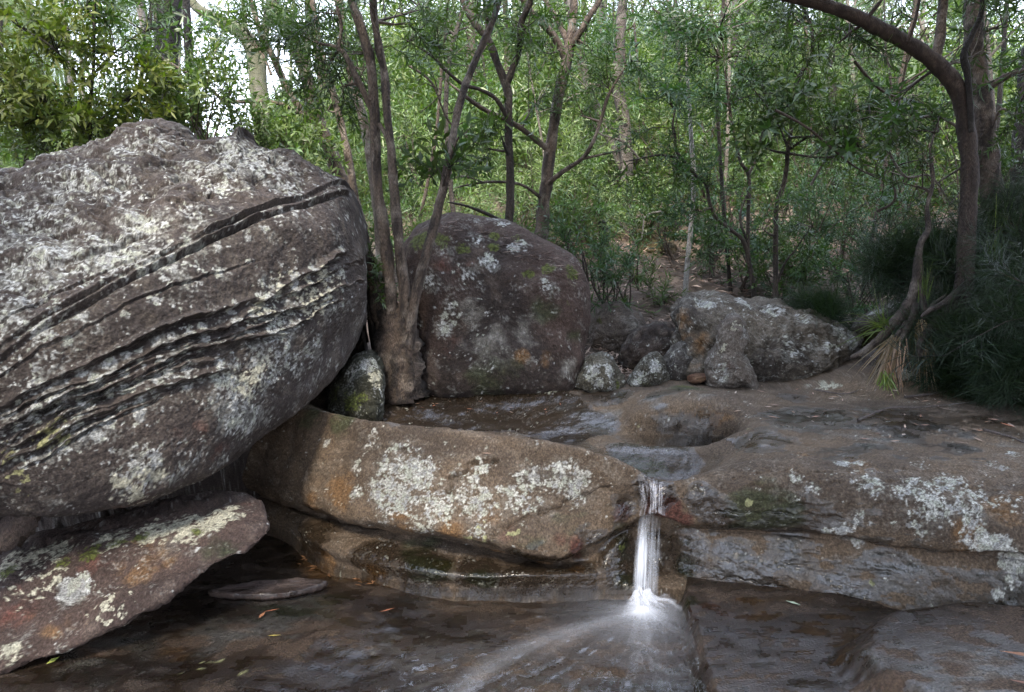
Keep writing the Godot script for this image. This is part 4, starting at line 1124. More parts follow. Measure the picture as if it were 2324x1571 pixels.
	tree("branching_paperbark", "rough pinkish paperbark with wide side boughs on the bank past the domed boulder", "", [
		[[[1226, 560, 6.0], [1230, 514, 6.0], [1237, 435, 6.0], [1247, 352, 6.0], [1257, 282, 6.0], [1270, 207, 6.0], [1282, 157, 6.0], [1289, 120, 6.0], [1299, 62, 6.0], [1303, 0, 6.0], [1310, -150, 6.0]], [0.065, 0.055, 0.05, 0.048, 0.046, 0.044, 0.045, 0.045, 0.034, 0.03, 0.02], 14],
		[[[1285, 135, 6.0], [1257, 83, 5.95], [1224, 46, 5.9], [1191, 8, 5.85], [1160, -60, 5.8]], [0.034, 0.03, 0.027, 0.024, 0.016], 11],
		[[[1292, 105, 6.0], [1266, 46, 6.05], [1241, 8, 6.1], [1220, -50, 6.1]], [0.026, 0.023, 0.02, 0.014], 10],
		[[[1295, 110, 6.0], [1311, 83, 5.95], [1332, 46, 5.9], [1361, 0, 5.9], [1400, -80, 5.9]], [0.03, 0.027, 0.025, 0.022, 0.014], 10],
		[[[1247, 345, 6.0], [1239, 336, 5.98], [1208, 311, 5.9], [1175, 286, 5.85], [1141, 269, 5.8], [1100, 249, 5.75], [1063, 224, 5.7], [1010, 180, 5.7]], [0.026, 0.025, 0.023, 0.022, 0.02, 0.018, 0.014, 0.006], 10],
		[[[1240, 425, 6.0], [1247, 414, 5.96], [1278, 389, 5.9], [1320, 361, 5.85], [1344, 327, 5.8], [1365, 269, 5.8], [1382, 215, 5.8], [1420, 150, 5.8]], [0.024, 0.022, 0.019, 0.017, 0.015, 0.014, 0.012, 0.006], 9],
		[[[1232, 455, 6.0], [1220, 443, 5.96], [1191, 423, 5.9], [1158, 414, 5.85], [1096, 414, 5.8], [1029, 427, 5.7]], [0.018, 0.016, 0.013, 0.012, 0.01, 0.004], 8],
		[[[1320, 361, 5.85], [1390, 345, 5.8], [1440, 330, 5.8]], [0.012, 0.009, 0.004], 6], [[[1096, 414, 5.8], [1050, 400, 5.75], [1010, 412, 5.7]], [0.008, 0.006, 0.003], 5]], paper,
		[[1330, 100, 5.9, 0.3, 0.25, 7, "narrow", G_MID], [1230, 120, 5.8, 0.3, 0.2, 7, "narrow", G_MID], [1380, 200, 5.8, 0.25, 0.25, 7, "narrow", G_MID], [1310, 260, 5.9, 0.2, 0.2, 6, "narrow", G_MID], [1420, 110, 5.9, 0.3, 0.25, 7, "narrow", G_BLUE], [1210, 230, 5.9, 0.2, 0.2, 5, "narrow", G_MID], [1300, -160, 5.9, 0.6, 0.2, 6, "narrow", G_DARK], [1100, 290, 5.7, 0.2, 0.16, 5, "narrow", G_MID]])
	tree("charred_tree", "tall black-barked tree standing behind the leaning boulder's crest", "", [
		[[[366, 420, 8.0], [370, 285, 8.0], [376, 150, 8.0], [386, 0, 8.0], [392, -200, 8.0]], [0.135, 0.125, 0.118, 0.11, 0.09], 16, 0.05]], black, [[330, 40, 8.0, 0.7, 0.4, 10, "narrow", G_DARK], [420, 30, 7.8, 0.6, 0.4, 10, "narrow", G_DARK], [380, -120, 8, 1.2, 0.5, 14, "narrow", G_DARK]])
	tree("charred_sapling", "slim black-barked tree close beside the tall black-barked one", "", [
		[[[452, 400, 7.2], [450, 310, 7.2], [445, 250, 7.2], [432, 150, 7.2], [425, 60, 7.2], [420, -60, 7.2]], [0.05, 0.046, 0.044, 0.042, 0.04, 0.03], 12, 0.05]], black, [[430, 60, 7.0, 0.5, 0.3, 8, "narrow", G_DARK]])
	tree("mossy_gum", "crooked pale tree with a mossy green trunk against the white sky", "", [
		[[[605, 480, 11.0], [600, 380, 11.0], [596, 300, 11.0], [590, 230, 11.0], [584, 170, 11.0], [574, 112, 11.0], [545, 72, 11.0], [490, 44, 11.0], [440, 10, 11.0], [400, -60, 11]], [0.15, 0.14, 0.13, 0.13, 0.13, 0.12, 0.1, 0.085, 0.07, 0.05], 14, 0.06],
		[[[588, 180, 11.0], [596, 130, 11.0], [602, 60, 11.0], [612, 0, 11.0], [620, -80, 11]], [0.08, 0.07, 0.06, 0.05, 0.04], 11, 0.06]], mossy, [[480, 20, 11, 0.8, 0.4, 8, "narrow", G_MID, 1.2], [640, 20, 11, 0.8, 0.5, 8, "narrow", G_MID, 1.2]])
	tree("grey_gum", "broad grey trunk in the scrub up the litter slope", "", [
		[[[1428, 640, 8.6], [1426, 590, 8.6], [1423, 497, 8.6], [1423, 373, 8.6], [1415, 269, 8.6], [1402, 186, 8.6], [1408, 62, 8.6], [1415, -20, 8.6], [1420, -200, 8.6]], [0.1, 0.09, 0.08, 0.075, 0.07, 0.072, 0.06, 0.055, 0.04], 14, 0.05],
		[[[1440, 470, 8.8], [1420, 400, 8.8], [1390, 330, 8.8], [1365, 269, 8.8], [1336, 199, 8.8], [1320, 124, 8.8], [1300, 50, 8.8], [1285, -40, 8.8]], [0.06, 0.055, 0.05, 0.048, 0.046, 0.042, 0.04, 0.03], 11, 0.05]], bark(Color(0.15, 0.125, 0.11), Color(0.08, 0.068, 0.06), Color(0.22, 0.2, 0.18), 0.2), [[1440, 60, 8.6, 0.7, 0.5, 10, "narrow", G_BLUE, 1.1], [1360, 130, 8.6, 0.6, 0.4, 9, "narrow", G_MID, 1.1], [1450, 220, 8.6, 0.5, 0.4, 9, "narrow", G_MID, 1.1]])
	tree("white_gum", "thin chalk-white trunk standing among the bushes on the slope", "", [
		[[[1554, 690, 6.4], [1560, 600, 6.4], [1566, 540, 6.4], [1572, 470, 6.4], [1575, 400, 6.4], [1570, 330, 6.4], [1566, 260, 6.4], [1560, 180, 6.4], [1556, 60, 6.4]], [0.026, 0.023, 0.022, 0.021, 0.02, 0.019, 0.018, 0.016, 0.008], 10, 0.04]], white, [[1560, 100, 6.4, 0.4, 0.3, 6, "narrow", G_BLUE]])
	tree("burnt_stump", "stub of a burnt black stump on the litter slope", "", [
		[[[1372, 575, 7.4], [1372, 548, 7.4], [1369, 520, 7.4], [1366, 500, 7.4]], [0.06, 0.05, 0.045, 0.03], 12, 0.02]], black, [], "stump")
	tree("shaded_trunk", "short dark trunk in the shade behind the saplings", "", [
		[[[1905, 620, 9.5], [1900, 560, 9.5], [1896, 480, 9.5], [1892, 390, 9.5], [1890, 300, 9.5], [1886, 100, 9.5]], [0.085, 0.075, 0.07, 0.066, 0.06, 0.04], 12, 0.05]], black, [[1900, 280, 9.4, 0.6, 0.5, 9, "narrow", G_DARK, 1.1], [1860, 120, 9.4, 0.8, 0.5, 9, "narrow", G_DARK, 1.1]])
	tree("purple_trunk", "grey-purple trunk fading into leaves behind the bent sapling", "", [
		[[[1652, 520, 10.5], [1652, 400, 10.5], [1656, 310, 10.5], [1660, 220, 10.5], [1664, 100, 10.5], [1668, -60, 10.5]], [0.1, 0.09, 0.085, 0.08, 0.07, 0.05], 12, 0.06]], bark(Color(0.14, 0.11, 0.11), Color(0.07, 0.055, 0.055), Color(0.2, 0.17, 0.17), 0.1), [[1650, 60, 10.5, 0.9, 0.6, 10, "narrow", G_BLUE, 1.2], [1700, 160, 10.5, 0.7, 0.5, 10, "narrow", G_BLUE, 1.2]])
	# slender saplings behind the long boulder
	tree("bent_sapling", "slender sapling with a bough bent far over, behind the standing stone", "", [
		[[[1716, 720, 6.0], [1713, 678, 6.0], [1705, 620, 6.0], [1697, 580, 6.0], [1698, 505, 6.0], [1700, 425, 6.0], [1697, 391, 6.0], [1681, 367, 6.0], [1665, 300, 6.0], [1650, 200, 6.0], [1640, 90, 6.0]], [0.026, 0.023, 0.021, 0.02, 0.018, 0.017, 0.016, 0.014, 0.012, 0.01, 0.005], 10],
		[[[1700, 590, 6.0], [1686, 545, 5.95], [1654, 519, 5.9], [1628, 497, 5.85], [1612, 465, 5.8], [1601, 417, 5.8], [1577, 396, 5.75], [1548, 361, 5.7], [1535, 340, 5.7], [1532, 305, 5.7], [1527, 279, 5.7], [1540, 220, 5.7]], [0.019, 0.018, 0.017, 0.016, 0.015, 0.014, 0.013, 0.012, 0.011, 0.01, 0.008, 0.004], 9],
		[[[1548, 361, 5.7], [1500, 352, 5.6], [1450, 360, 5.55], [1400, 372, 5.5]], [0.01, 0.008, 0.006, 0.003], 7],
		[[[1699, 440, 6.0], [1684, 470, 6.0], [1680, 500, 5.98], [1694, 545, 5.98]], [0.012, 0.01, 0.011, 0.012], 7],
		[[[1698, 400, 6.0], [1716, 360, 6.05], [1730, 300, 6.1], [1745, 230, 6.1]], [0.012, 0.01, 0.008, 0.004], 7]], brown,
		[[1530, 290, 5.6, 0.2, 0.16, 6, "narrow", G_BLUE], [1520, 230, 5.7, 0.2, 0.16, 6, "narrow", G_BLUE], [1510, 370, 5.6, 0.18, 0.14, 5, "narrow", G_DARK], [1610, 420, 5.7, 0.16, 0.14, 5, "narrow", G_BLUE], [1650, 240, 5.9, 0.35, 0.25, 12, "narrow", G_BLUE], [1600, 130, 5.9, 0.4, 0.3, 14, "narrow", G_BLUE], [1700, 130, 5.9, 0.35, 0.3, 12, "narrow", G_DARK], [1640, 40, 5.8, 0.5, 0.3, 14, "narrow", G_DARK], [1740, 220, 6.0, 0.3, 0.25, 10, "narrow", G_DARK], [1560, 500, 5.7, 0.2, 0.15, 6, "narrow", G_BLUE], [1620, 540, 5.8, 0.2, 0.14, 6, "narrow", G_DARK], [1440, 380, 5.6, 0.25, 0.14, 6, "narrow", G_MID], [1540, 60, 5.9, 0.4, 0.3, 11, "narrow", G_BLUE]])
	tree("tall_sapling", "taller dark sapling with a kinked stem behind the long boulder", "", [
		[[[1762, 720, 5.8], [1761, 689, 5.8], [1761, 612, 5.8], [1761, 519, 5.8], [1763, 465, 5.8], [1777, 425, 5.8], [1785, 385, 5.75], [1788, 346, 5.7], [1796, 292, 5.7], [1802, 230, 5.65], [1806, 195, 5.6], [1819, 166, 5.6], [1840, 132, 5.55], [1844, 83, 5.5], [1831, 33, 5.5], [1810, 0, 5.5], [1780, -80, 5.5]], [0.024, 0.022, 0.02, 0.019, 0.018, 0.018, 0.017, 0.017, 0.016, 0.015, 0.015, 0.014, 0.013, 0.012, 0.011, 0.01, 0.006], 10],
		[[[1765, 640, 5.8], [1780, 600, 5.75], [1810, 560, 5.7], [1850, 500, 5.7]], [0.01, 0.008, 0.006, 0.003], 6],
		[[[1790, 340, 5.7], [1770, 290, 5.75], [1740, 240, 5.8], [1700, 190, 5.8]], [0.01, 0.008, 0.006, 0.003], 6],
		[[[1842, 110, 5.55], [1870, 60, 5.5], [1900, 20, 5.5]], [0.009, 0.007, 0.003], 6]], brown,
		[[1790, 250, 5.5, 0.25, 0.2, 9, "broad", G_DARK, 0.9], [1730, 330, 5.6, 0.2, 0.16, 6, "broad", G_DARK, 0.9], [1860, 90, 5.5, 0.3, 0.25, 10, "narrow", G_DARK], [1780, 60, 5.5, 0.4, 0.3, 12, "narrow", G_DARK], [1830, 200, 5.5, 0.25, 0.2, 7, "narrow", G_DARK], [1730, 520, 5.8, 0.2, 0.14, 5, "narrow", G_MID], [1850, 520, 5.7, 0.25, 0.16, 6, "narrow", G_DARK], [1900, 300, 5.4, 0.35, 0.22, 9, "narrow", G_DARK], [1960, 330, 5.2, 0.16, 0.1, 5, "broad", G_DARK, 0.9], [1990, 250, 5.2, 0.25, 0.2, 7, "narrow", G_DARK]])
	# the big bent tree on the right
	tree("bent_gum", "heavy tree bending far over the creek above the root tangle", "", [
		[[[2110, 880, 4.5], [2135, 820, 4.5], [2150, 760, 4.5], [2175, 690, 4.5], [2190, 640, 4.5], [2192, 580, 4.5], [2200, 456, 4.5], [2200, 373, 4.5], [2192, 290, 4.5], [2179, 215, 4.48], [2146, 166, 4.44], [2100, 124, 4.4], [2046, 91, 4.35], [1984, 58, 4.3], [1935, 33, 4.26], [1860, 8, 4.2], [1780, -12, 4.15], [1650, -60, 4.0]], [0.0756, 0.0672, 0.0588, 0.05376, 0.05208, 0.0504, 0.04872, 0.04872, 0.04872, 0.0504, 0.04872, 0.04536, 0.042, 0.03948, 0.0378, 0.03528, 0.03192, 0.0168], 16, 0.02],
		[[[2120, 140, 4.42], [2125, 120, 4.42], [2134, 83, 4.45], [2138, 41, 4.45], [2142, 0, 4.45], [2150, -100, 4.4]], [0.036, 0.033, 0.029, 0.027, 0.026, 0.02], 11, 0.03, paper],
		[[[1965, 45, 4.26], [1985, 20, 4.24], [2010, -10, 4.2]], [0.014, 0.012, 0.008], 7], [[[2060, 95, 4.3], [2075, 55, 4.28], [2085, 10, 4.26], [2095, -40, 4.25]], [0.012, 0.01, 0.008, 0.006], 7],
		[[[2165, 700, 4.46], [2120, 740, 4.4], [2090, 780, 4.36], [2085, 830, 4.34]], [0.045, 0.03, 0.022, 0.01], 9],
		[[[2180, 660, 4.46], [2140, 690, 4.36], [2110, 705, 4.32], [2090, 720, 4.3]], [0.03, 0.022, 0.016, 0.008], 8]], bark(Color(0.11, 0.08, 0.065), Color(0.05, 0.037, 0.032), Color(0.17, 0.13, 0.11), 0.12, 0.12),
		[[2000, -80, 4.2, 0.6, 0.3, 12, "narrow", G_DARK], [1850, -60, 4.1, 0.6, 0.3, 12, "narrow", G_DARK], [2150, -100, 4.3, 0.6, 0.3, 12, "narrow", G_DARK], [1900, 100, 4.4, 0.25, 0.18, 6, "narrow", G_DARK], [2040, 230, 4.6, 0.25, 0.16, 5, "broad", G_DARK, 0.8]])
	tree("climbing_vine", "dark vine stem hanging beside the heavy bent tree", "", [
		[[[2205, 300, 4.44], [2200, 215, 4.42], [2196, 166, 4.42], [2187, 124, 4.42], [2208, 75, 4.42], [2229, 25, 4.4], [2233, -60, 4.4]], [0.014, 0.02, 0.02, 0.021, 0.019, 0.017, 0.015], 9]], black, [], "vine")
	tree("straight_paperbark", "straight pinkish paperbark trunk close behind the heavy bent tree", "", [
		[[[2246, 840, 5.0], [2252, 740, 5.0], [2258, 660, 5.0], [2262, 580, 5.0], [2254, 476, 5.0], [2245, 373, 5.0], [2233, 269, 5.0], [2225, 186, 5.0], [2212, 104, 5.0], [2208, 0, 5.0], [2200, -150, 5.0]], [0.08, 0.072, 0.068, 0.065, 0.062, 0.062, 0.06, 0.058, 0.056, 0.052, 0.04], 14, 0.025],
		[[[2236, 210, 4.98], [2245, 199, 4.95], [2283, 174, 4.9], [2324, 162, 4.85], [2420, 140, 4.8]], [0.026, 0.024, 0.022, 0.021, 0.016], 9],
		[[[2240, 320, 4.96], [2270, 250, 4.9], [2300, 262, 4.86], [2340, 290, 4.8]], [0.012, 0.009, 0.008, 0.005], 7]], paper,
		[[2290, 60, 5.0, 0.4, 0.3, 10, "narrow", G_DARK], [2310, 240, 5.0, 0.3, 0.25, 9, "small", G_DARK], [2300, 400, 5.0, 0.3, 0.3, 9, "small", G_DARK], [2250, -80, 4.8, 0.8, 0.4, 14, "narrow", G_DARK], [2400, 100, 4.6, 0.6, 0.4, 12, "narrow", G_DARK]])
	tree("far_paperbark", "thick twisted trunk in deep shade at the edge of the thicket", "", [
		[[[2280, 840, 5.6], [2300, 720, 5.6], [2320, 640, 5.6], [2330, 560, 5.6], [2318, 460, 5.6], [2325, 300, 5.6], [2340, 100, 5.6]], [0.1, 0.09, 0.085, 0.08, 0.075, 0.07, 0.05], 14, 0.03]], brown, [[2330, 360, 5.6, 0.4, 0.3, 9, "small", G_DARK]])
	tree("root_tree", "small twisted tree perched on a tangle of bared roots", "", [
		[[[1930, 812, 4.5], [1959, 800, 4.5], [1988, 776, 4.5], [2018, 746, 4.5], [2041, 722, 4.5], [2062, 695, 4.5], [2077, 658, 4.5], [2083, 627, 4.5], [2086, 583, 4.5], [2092, 548, 4.52], [2108, 520, 4.56], [2104, 470, 4.6], [2118, 410, 4.65], [2112, 340, 4.7], [2135, 260, 4.75]], [0.012, 0.02, 0.024, 0.028, 0.032, 0.036, 0.031, 0.025, 0.022, 0.021, 0.018, 0.014, 0.011, 0.008, 0.003], 12, 0.02],
		[[[2076, 690, 4.48], [2074, 712, 4.46], [2059, 746, 4.44], [2039, 785, 4.42], [2024, 821, 4.4], [2010, 852, 4.4]], [0.028, 0.024, 0.018, 0.014, 0.011, 0.005], 9, 0.02],
		[[[2085, 650, 4.5], [2095, 690, 4.46], [2098, 730, 4.44], [2090, 790, 4.42], [2100, 850, 4.42]], [0.024, 0.022, 0.018, 0.014, 0.006], 9, 0.02],
		[[[2095, 720, 4.44], [2120, 690, 4.44], [2150, 668, 4.46]], [0.014, 0.014, 0.01], 8, 0.02],
		[[[2060, 730, 4.46], [2030, 770, 4.46], [2000, 810, 4.5], [1990, 850, 4.5]], [0.018, 0.013, 0.009, 0.004], 8, 0.02],
		[[[2050, 745, 4.44], [2062, 790, 4.42], [2060, 840, 4.4]], [0.014, 0.01, 0.004], 7, 0.02]], bark(Color(0.15, 0.115, 0.092), Color(0.05, 0.038, 0.032), Color(0.22, 0.185, 0.155), 0.2, 0.3), [[2130, 300, 4.7, 0.25, 0.2, 8, "small", G_DARK], [2080, 420, 4.65, 0.2, 0.16, 6, "small", G_DARK]])
	# broad-leaved sapling over the leaning boulder
	tree("broadleaf_sapling", "black-stemmed sapling with broad yellow-green leaves over the leaning boulder", "", [
		[[[206, 420, 4.9], [205, 323, 4.9], [203, 249, 4.9], [211, 166, 4.9], [213, 83, 4.9], [215, 0, 4.9], [220, -150, 4.9]], [0.012, 0.0115, 0.011, 0.0105, 0.01, 0.009, 0.006], 8],
		[[[204, 200, 4.9], [160, 150, 4.8], [110, 100, 4.7], [60, 70, 4.7]], [0.007, 0.006, 0.005, 0.003], 5],
		[[[206, 250, 4.9], [150, 240, 4.8], [90, 230, 4.75], [30, 235, 4.7]], [0.007, 0.006, 0.005, 0.003], 5],
		[[[210, 170, 4.9], [260, 120, 4.9], [310, 80, 4.95], [360, 60, 5.0]], [0.007, 0.006, 0.005, 0.003], 5],
		[[[205, 300, 4.9], [250, 250, 4.95], [300, 215, 5.0], [350, 190, 5.0]], [0.006, 0.005, 0.004, 0.002], 5]], black,
		[[40, 60, 4.7, 0.3, 0.22, 12, "broad", G_YEL, 0.75], [120, 110, 4.8, 0.3, 0.2, 13, "broad", G_YEL, 0.75], [30, 200, 4.7, 0.28, 0.2, 13, "broad", G_YEL, 0.75], [110, 230, 4.8, 0.3, 0.16, 15, "broad", G_YEL, 0.75], [270, 130, 4.9, 0.3, 0.2, 13, "broad", G_YEL, 0.75], [330, 70, 5.0, 0.3, 0.2, 12, "broad", G_MID, 0.75], [290, 230, 5.0, 0.28, 0.16, 12, "broad", G_YEL, 0.75], [60, 290, 4.8, 0.28, 0.14, 12, "broad", G_YEL, 0.75], [170, 290, 4.9, 0.25, 0.12, 10, "broad", G_YEL, 0.75], [180, 20, 4.9, 0.3, 0.2, 12, "broad", G_MID, 0.75], [390, 180, 5.2, 0.25, 0.2, 10, "broad", G_YEL, 0.75], [100, -120, 4.8, 0.6, 0.3, 18, "broad", G_YEL, 0.75], [-150, 100, 4.5, 0.5, 0.4, 18, "broad", G_YEL, 0.75]])

# scrub: bushes and thin trees on the bank, each a plant of its own
func bush(called: String, label: String, group: String, where: Vector3, size: Vector3, n: int, kind: String, col: Color, bk: Bark, scale := 1.0) -> void:
	var root := thing(called, label, "bush" if called.ends_with("bush") else "tree" if called.ends_with("tree") else "plant", where, group)
	var mb := MB.new()
	var crown := Crown.new()
	var stems := 3 + rng.randi() % 3
	for s in stems:
		var to := where + Vector3(rng.randf_range(-0.5, 0.5) * size.x, size.y * rng.randf_range(0.55, 0.95), rng.randf_range(-0.5, 0.5) * size.z)
		foliage(mb, crown, where + rnd(0.04), to, size * 0.6, n / stems, kind, col, bk, scale, 0.25)
	var tw := part("stem", mb.mesh(M.bark), null, root)
	hang(crown, root)

func ground_y(x: float, d: float) -> float:
	var a := x / maxf(d, 1.0)
	var rise := lerpf(0.15, 0.37, smoothstep(-0.5, -0.05, a))
	rise = lerpf(rise, 0.33, smoothstep(0.3, 0.6, a))
	var y := 0.60 + rise * clampf(d - 5.2, 0.0, 3.5) + rise * 0.78 * maxf(0.0, d - 8.7)
	y += n1.get_noise_3d(x * 0.35, 0, d * 0.35) * 0.35 * smoothstep(5.0, 8.0, d)
	y += n1.get_noise_3d(x * 1.2, 3, d * 1.2) * 0.08 * smoothstep(4.8, 6.0, d)
	return y

func build_hillside() -> void:
	var g := Grid.new()
	g.nu = 300
	g.nv = 220
	for j in g.nv:
		var d := 4.75 + 75.0 * pow(float(j) / (g.nv - 1), 2.2)
		var half := 4.0 + d * 1.1
		for i in g.nu:
			var x := lerpf(-half, half, float(i) / (g.nu - 1))
			g.p.append(Vector3(x, ground_y(x, d) + n2.get_noise_3d(x * 0.5, 0, d * 0.5) * 0.05, -d))
		g.v.append(d)
	g.normals(false)
	var st := style(Color(0.17, 0.13, 0.105), Color(0.11, 0.085, 0.065), Color(0.23, 0.18, 0.15), -3.0, -1.3, -3.0)
	rock("hillside", g, st, "", "", "", "structure")
	# the floor of the gully round and behind the camera
	var fl := Grid.new()
	fl.nu = 40
	fl.nv = 40
	for j in 40:
		for i in 40:
			var x := lerpf(-30, 30, i / 39.0)
			var d := lerpf(-25, 6.0, j / 39.0)
			var away := maxf(absf(x) - 3.4, 0.0)
			fl.p.append(Vector3(x, -0.25 + away * 0.28 + maxf(0.0, -d - 3.0) * 0.1, -d))
		fl.v.append(0)
	fl.normals(false)
	rock("gully_floor", fl, st, "", "", "", "structure")

func litter(count: int, d0: float, d1: float, x0: float, x1: float, parent: Node3D) -> void:
	var mb := MB.new()
	for k in count:
		var d := d0 + (d1 - d0) * pow(rng.randf(), 1.5)
		var f := rng.randf_range(x0, x1)
		var x := (f - CX) / FPX * d
		var y := ground_y(x, d) + 0.02 + rng.randf() * 0.03
		var an := rng.randf() * TAU
		var c := Color(0.36, 0.27, 0.21).lerp(Color(0.15, 0.09, 0.06), rng.randf()) * rng.randf_range(0.7, 1.3)
		leaf(mb, Vector3(x, y, -d) - parent.position, Vector3(cos(an), rng.randf_range(-0.2, 0.25), sin(an)).normalized(), (Vector3.UP + rnd(0.4)).normalized(), rng.randf_range(0.07, 0.14), rng.randf_range(0.012, 0.022), c, 0.1, rng.randf_range(-0.2, 0.3))
	part("leaf", mb.mesh(M.dead_leaf), null, parent).position = Vector3.ZERO

func build_scrub() -> void:
	var bk := bark(Color(0.12, 0.09, 0.07), Color(0.07, 0.05, 0.04), Color(0.2, 0.17, 0.14), 0.1)
	# far scrub that reads as one mass
	var far := thing("far_scrub", "bright green mass of scrub filling the hillside behind the trees", "scrub", Vector3.ZERO, "", "stuff")
	var crown := Crown.new()
	for k in 8500:
		var d := 9.5 + 40.0 * pow(rng.randf(), 1.8)
		var x := rng.randf_range(-0.95, 0.95) * d
		var a := x / d
		var tall := 2.2 if a > -0.25 else 1.9
		if a < -0.33 and a > -0.44: tall = 0.9
		var h := ground_y(x, d) + tall * pow(rng.randf(), 1.3) * (0.55 + 0.9 * absf(n1.get_noise_3d(x * 0.3, 9, d * 0.3)) * 2.0)
		var c := G_LIGHT.lerp(G_MID, rng.randf()).lerp(G_YEL, rng.randf() * 0.45)
		if n1.get_noise_3d(x * 0.2, 4, d * 0.2) > 0.2: c = c.lerp(G_BLUE, 0.6)
		crown.add("wisp" if n1.get_noise_3d(x * 0.25, 7, d * 0.25) > 0.1 else "clump", Vector3(x, h, -d), Vector3.UP + rnd(0.8), rng.randf_range(1.0, 1.8) * (0.8 + d * 0.035), tint(c, 0.35), rng)
	hang(crown, far, "foliage")
	# bushes of the near bank
	var spots_ := []
	var words := {
		"round": ["leafy bush with small glossy leaves behind the standing stone", "glossy-leaved bush just right of the white trunk", "low glossy bush at the kinked sapling's foot", "taller glossy bush up the bank from the white trunk", "bright glossy bush below the grey trunk", "glossy bush high behind the two saplings", "small glossy bush between the white and grey trunks", "bright glossy clump beside the burnt stump", "glossy clump uphill of the white trunk"],
		"small": ["dense blue-green bush over the long boulder's sloping crest", "blue-green bush beside the short dark trunk", "blue-green bush before the tilted slab", "dark bush behind the twisted root tree", "low blue-green bush at the long boulder's far end", "dark bush filling the gap behind the short dark trunk", "tall dark bush behind the heavy bent tree", "low blue-green bush under the bent sapling", "blue-green bush uphill of the kinked sapling"],
		"narrow": ["airy light green bush behind the branching paperbark", "airy bush up the slope from the branching paperbark", "airy bush seen between the forked tree's stems", "airy bush behind the leaning stem of the paperbark", "airy bush high behind the grey trunk", "airy bush just behind the many-stemmed paperbark", "pale airy bush between paperbark and forked tree", "low airy bush at the forked tree's foot", "pale airy bush between forked tree and branching paperbark", "low airy bush past the branching paperbark's foot", "pale airy bush uphill of the burnt stump"]}
	var used := {"round": 0, "small": 0, "narrow": 0}
	for e in [[1610, 7.0, 0.7, "round", G_BLUE], [1700, 7.4, 1.0, "round", G_MID], [1820, 6.6, 0.85, "small", G_BLUE], [1900, 7.2, 1.0, "small", G_BLUE], [1990, 6.6, 0.9, "small", G_BLUE], [1760, 6.3, 0.6, "round", G_MID], [2080, 7.0, 1.1, "small", G_DARK], [1940, 6.0, 0.6, "small", G_BLUE], [1640, 8.2, 1.2, "round", G_MID], [1500, 8.8, 1.1, "round", G_LIGHT], [1330, 8.2, 0.9, "narrow", G_LIGHT], [1260, 8.8, 1.1, "narrow", G_LIGHT], [1120, 7.8, 1.0, "narrow", G_LIGHT], [1020, 8.4, 1.2, "narrow", G_LIGHT], [1800, 8.4, 1.3, "round", G_MID], [1980, 8.6, 1.3, "small", G_DARK], [2160, 8.4, 1.4, "small", G_DARK], [1400, 9.2, 1.2, "narrow", G_LIGHT], [960, 6.9, 0.8, "narrow", G_MID], [1040, 7.3, 0.7, "narrow", G_LIGHT], [1110, 6.8, 0.6, "narrow", G_MID], [1190, 7.6, 0.8, "narrow", G_LIGHT], [1290, 7.2, 0.6, "narrow", G_MID], [1350, 7.9, 0.7, "narrow", G_LIGHT], [1520, 7.6, 0.6, "round", G_MID], [1450, 8.1, 0.6, "round", G_LIGHT], [1580, 8.0, 0.8, "round", G_MID], [1680, 6.7, 0.6, "small", G_BLUE], [1860, 7.8, 1.0, "small", G_BLUE]]:
		spots_.append(e)
	for e in spots_:
		var x: float = (e[0] - CX) / FPX * e[1]
		var w := Vector3(x, ground_y(x, e[1]), -float(e[1]))
		var word: String = words[e[3]][used[e[3]] % words[e[3]].size()]
		used[e[3]] += 1
		bush("glossy_bush" if e[3] == "round" else "shade_bush" if e[3] == "small" else "airy_bush", word, {"round": "glossy bushes on the bank", "small": "blue-green bushes in the shade", "narrow": "airy bushes on the slope"}[e[3]], w, Vector3(e[2] * 0.8, e[2], e[2] * 0.8), 24, e[3], e[4], bk, 1.0)
	# shoots of narrow leaves hanging over the litter slope
	for e in [[1330, 560, 5.6, "drooping narrow-leaved plant over the domed boulder's shoulder"], [1390, 640, 5.8, "drooping plant hanging over the litter-strewn brown boulder"], [1440, 560, 6.4, "drooping plant at the grey trunk's foot"], [1490, 680, 6.4, "drooping plant beside the long boulder's brown end"], [1370, 600, 5.9, "drooping plant between the domed boulder and grey trunk"], [1420, 620, 6.2, "drooping plant on the litter slope under the grey trunk"], [822, 700, 4.9, "narrow-leaved plant in the cleft behind the paperbark base"], [800, 760, 4.7, "narrow-leaved plant above the squat mossy boulder"]]:
		var q := P(e[0], e[1] + 90, e[2])
		bush("drooping_plant", e[3], "drooping plants round the litter slope", q, Vector3(0.3, 0.4, 0.3), 7, "narrow", G_BLUE if e[0] < 1420 else G_MID, bk, 0.95)
	# bright shoots over the crest of the leaning boulder
	for e in [[480, 250, 5.2, "tall green shoot over the notch in the leaning boulder's crest"], [560, 300, 5.4, "green shoot behind the pointed knob of the leaning boulder"], [640, 330, 5.6, "green shoot under the arching dead bough"], [330, 300, 5.2, "green shoot before the tall black-barked tree"], [720, 380, 5.6, "green shoot beside the leaning paperbark's foot"], [420, 290, 5.4, "green shoot between the two black-barked trunks"], [60, 330, 5.2, "green shoot far along the leaning boulder's low end"], [250, 320, 5.3, "green shoot beside the broad-leaved sapling's black stem"], [160, 320, 5.0, "green shoot over the small hump of the leaning boulder"]]:
		var q := P(e[0], e[1] + 120, e[2])
		bush("bright_plant", e[3], "green shoots over the leaning boulder", q, Vector3(0.4, 0.5, 0.3), 13, "broad", G_LIGHT, bk, 0.7)
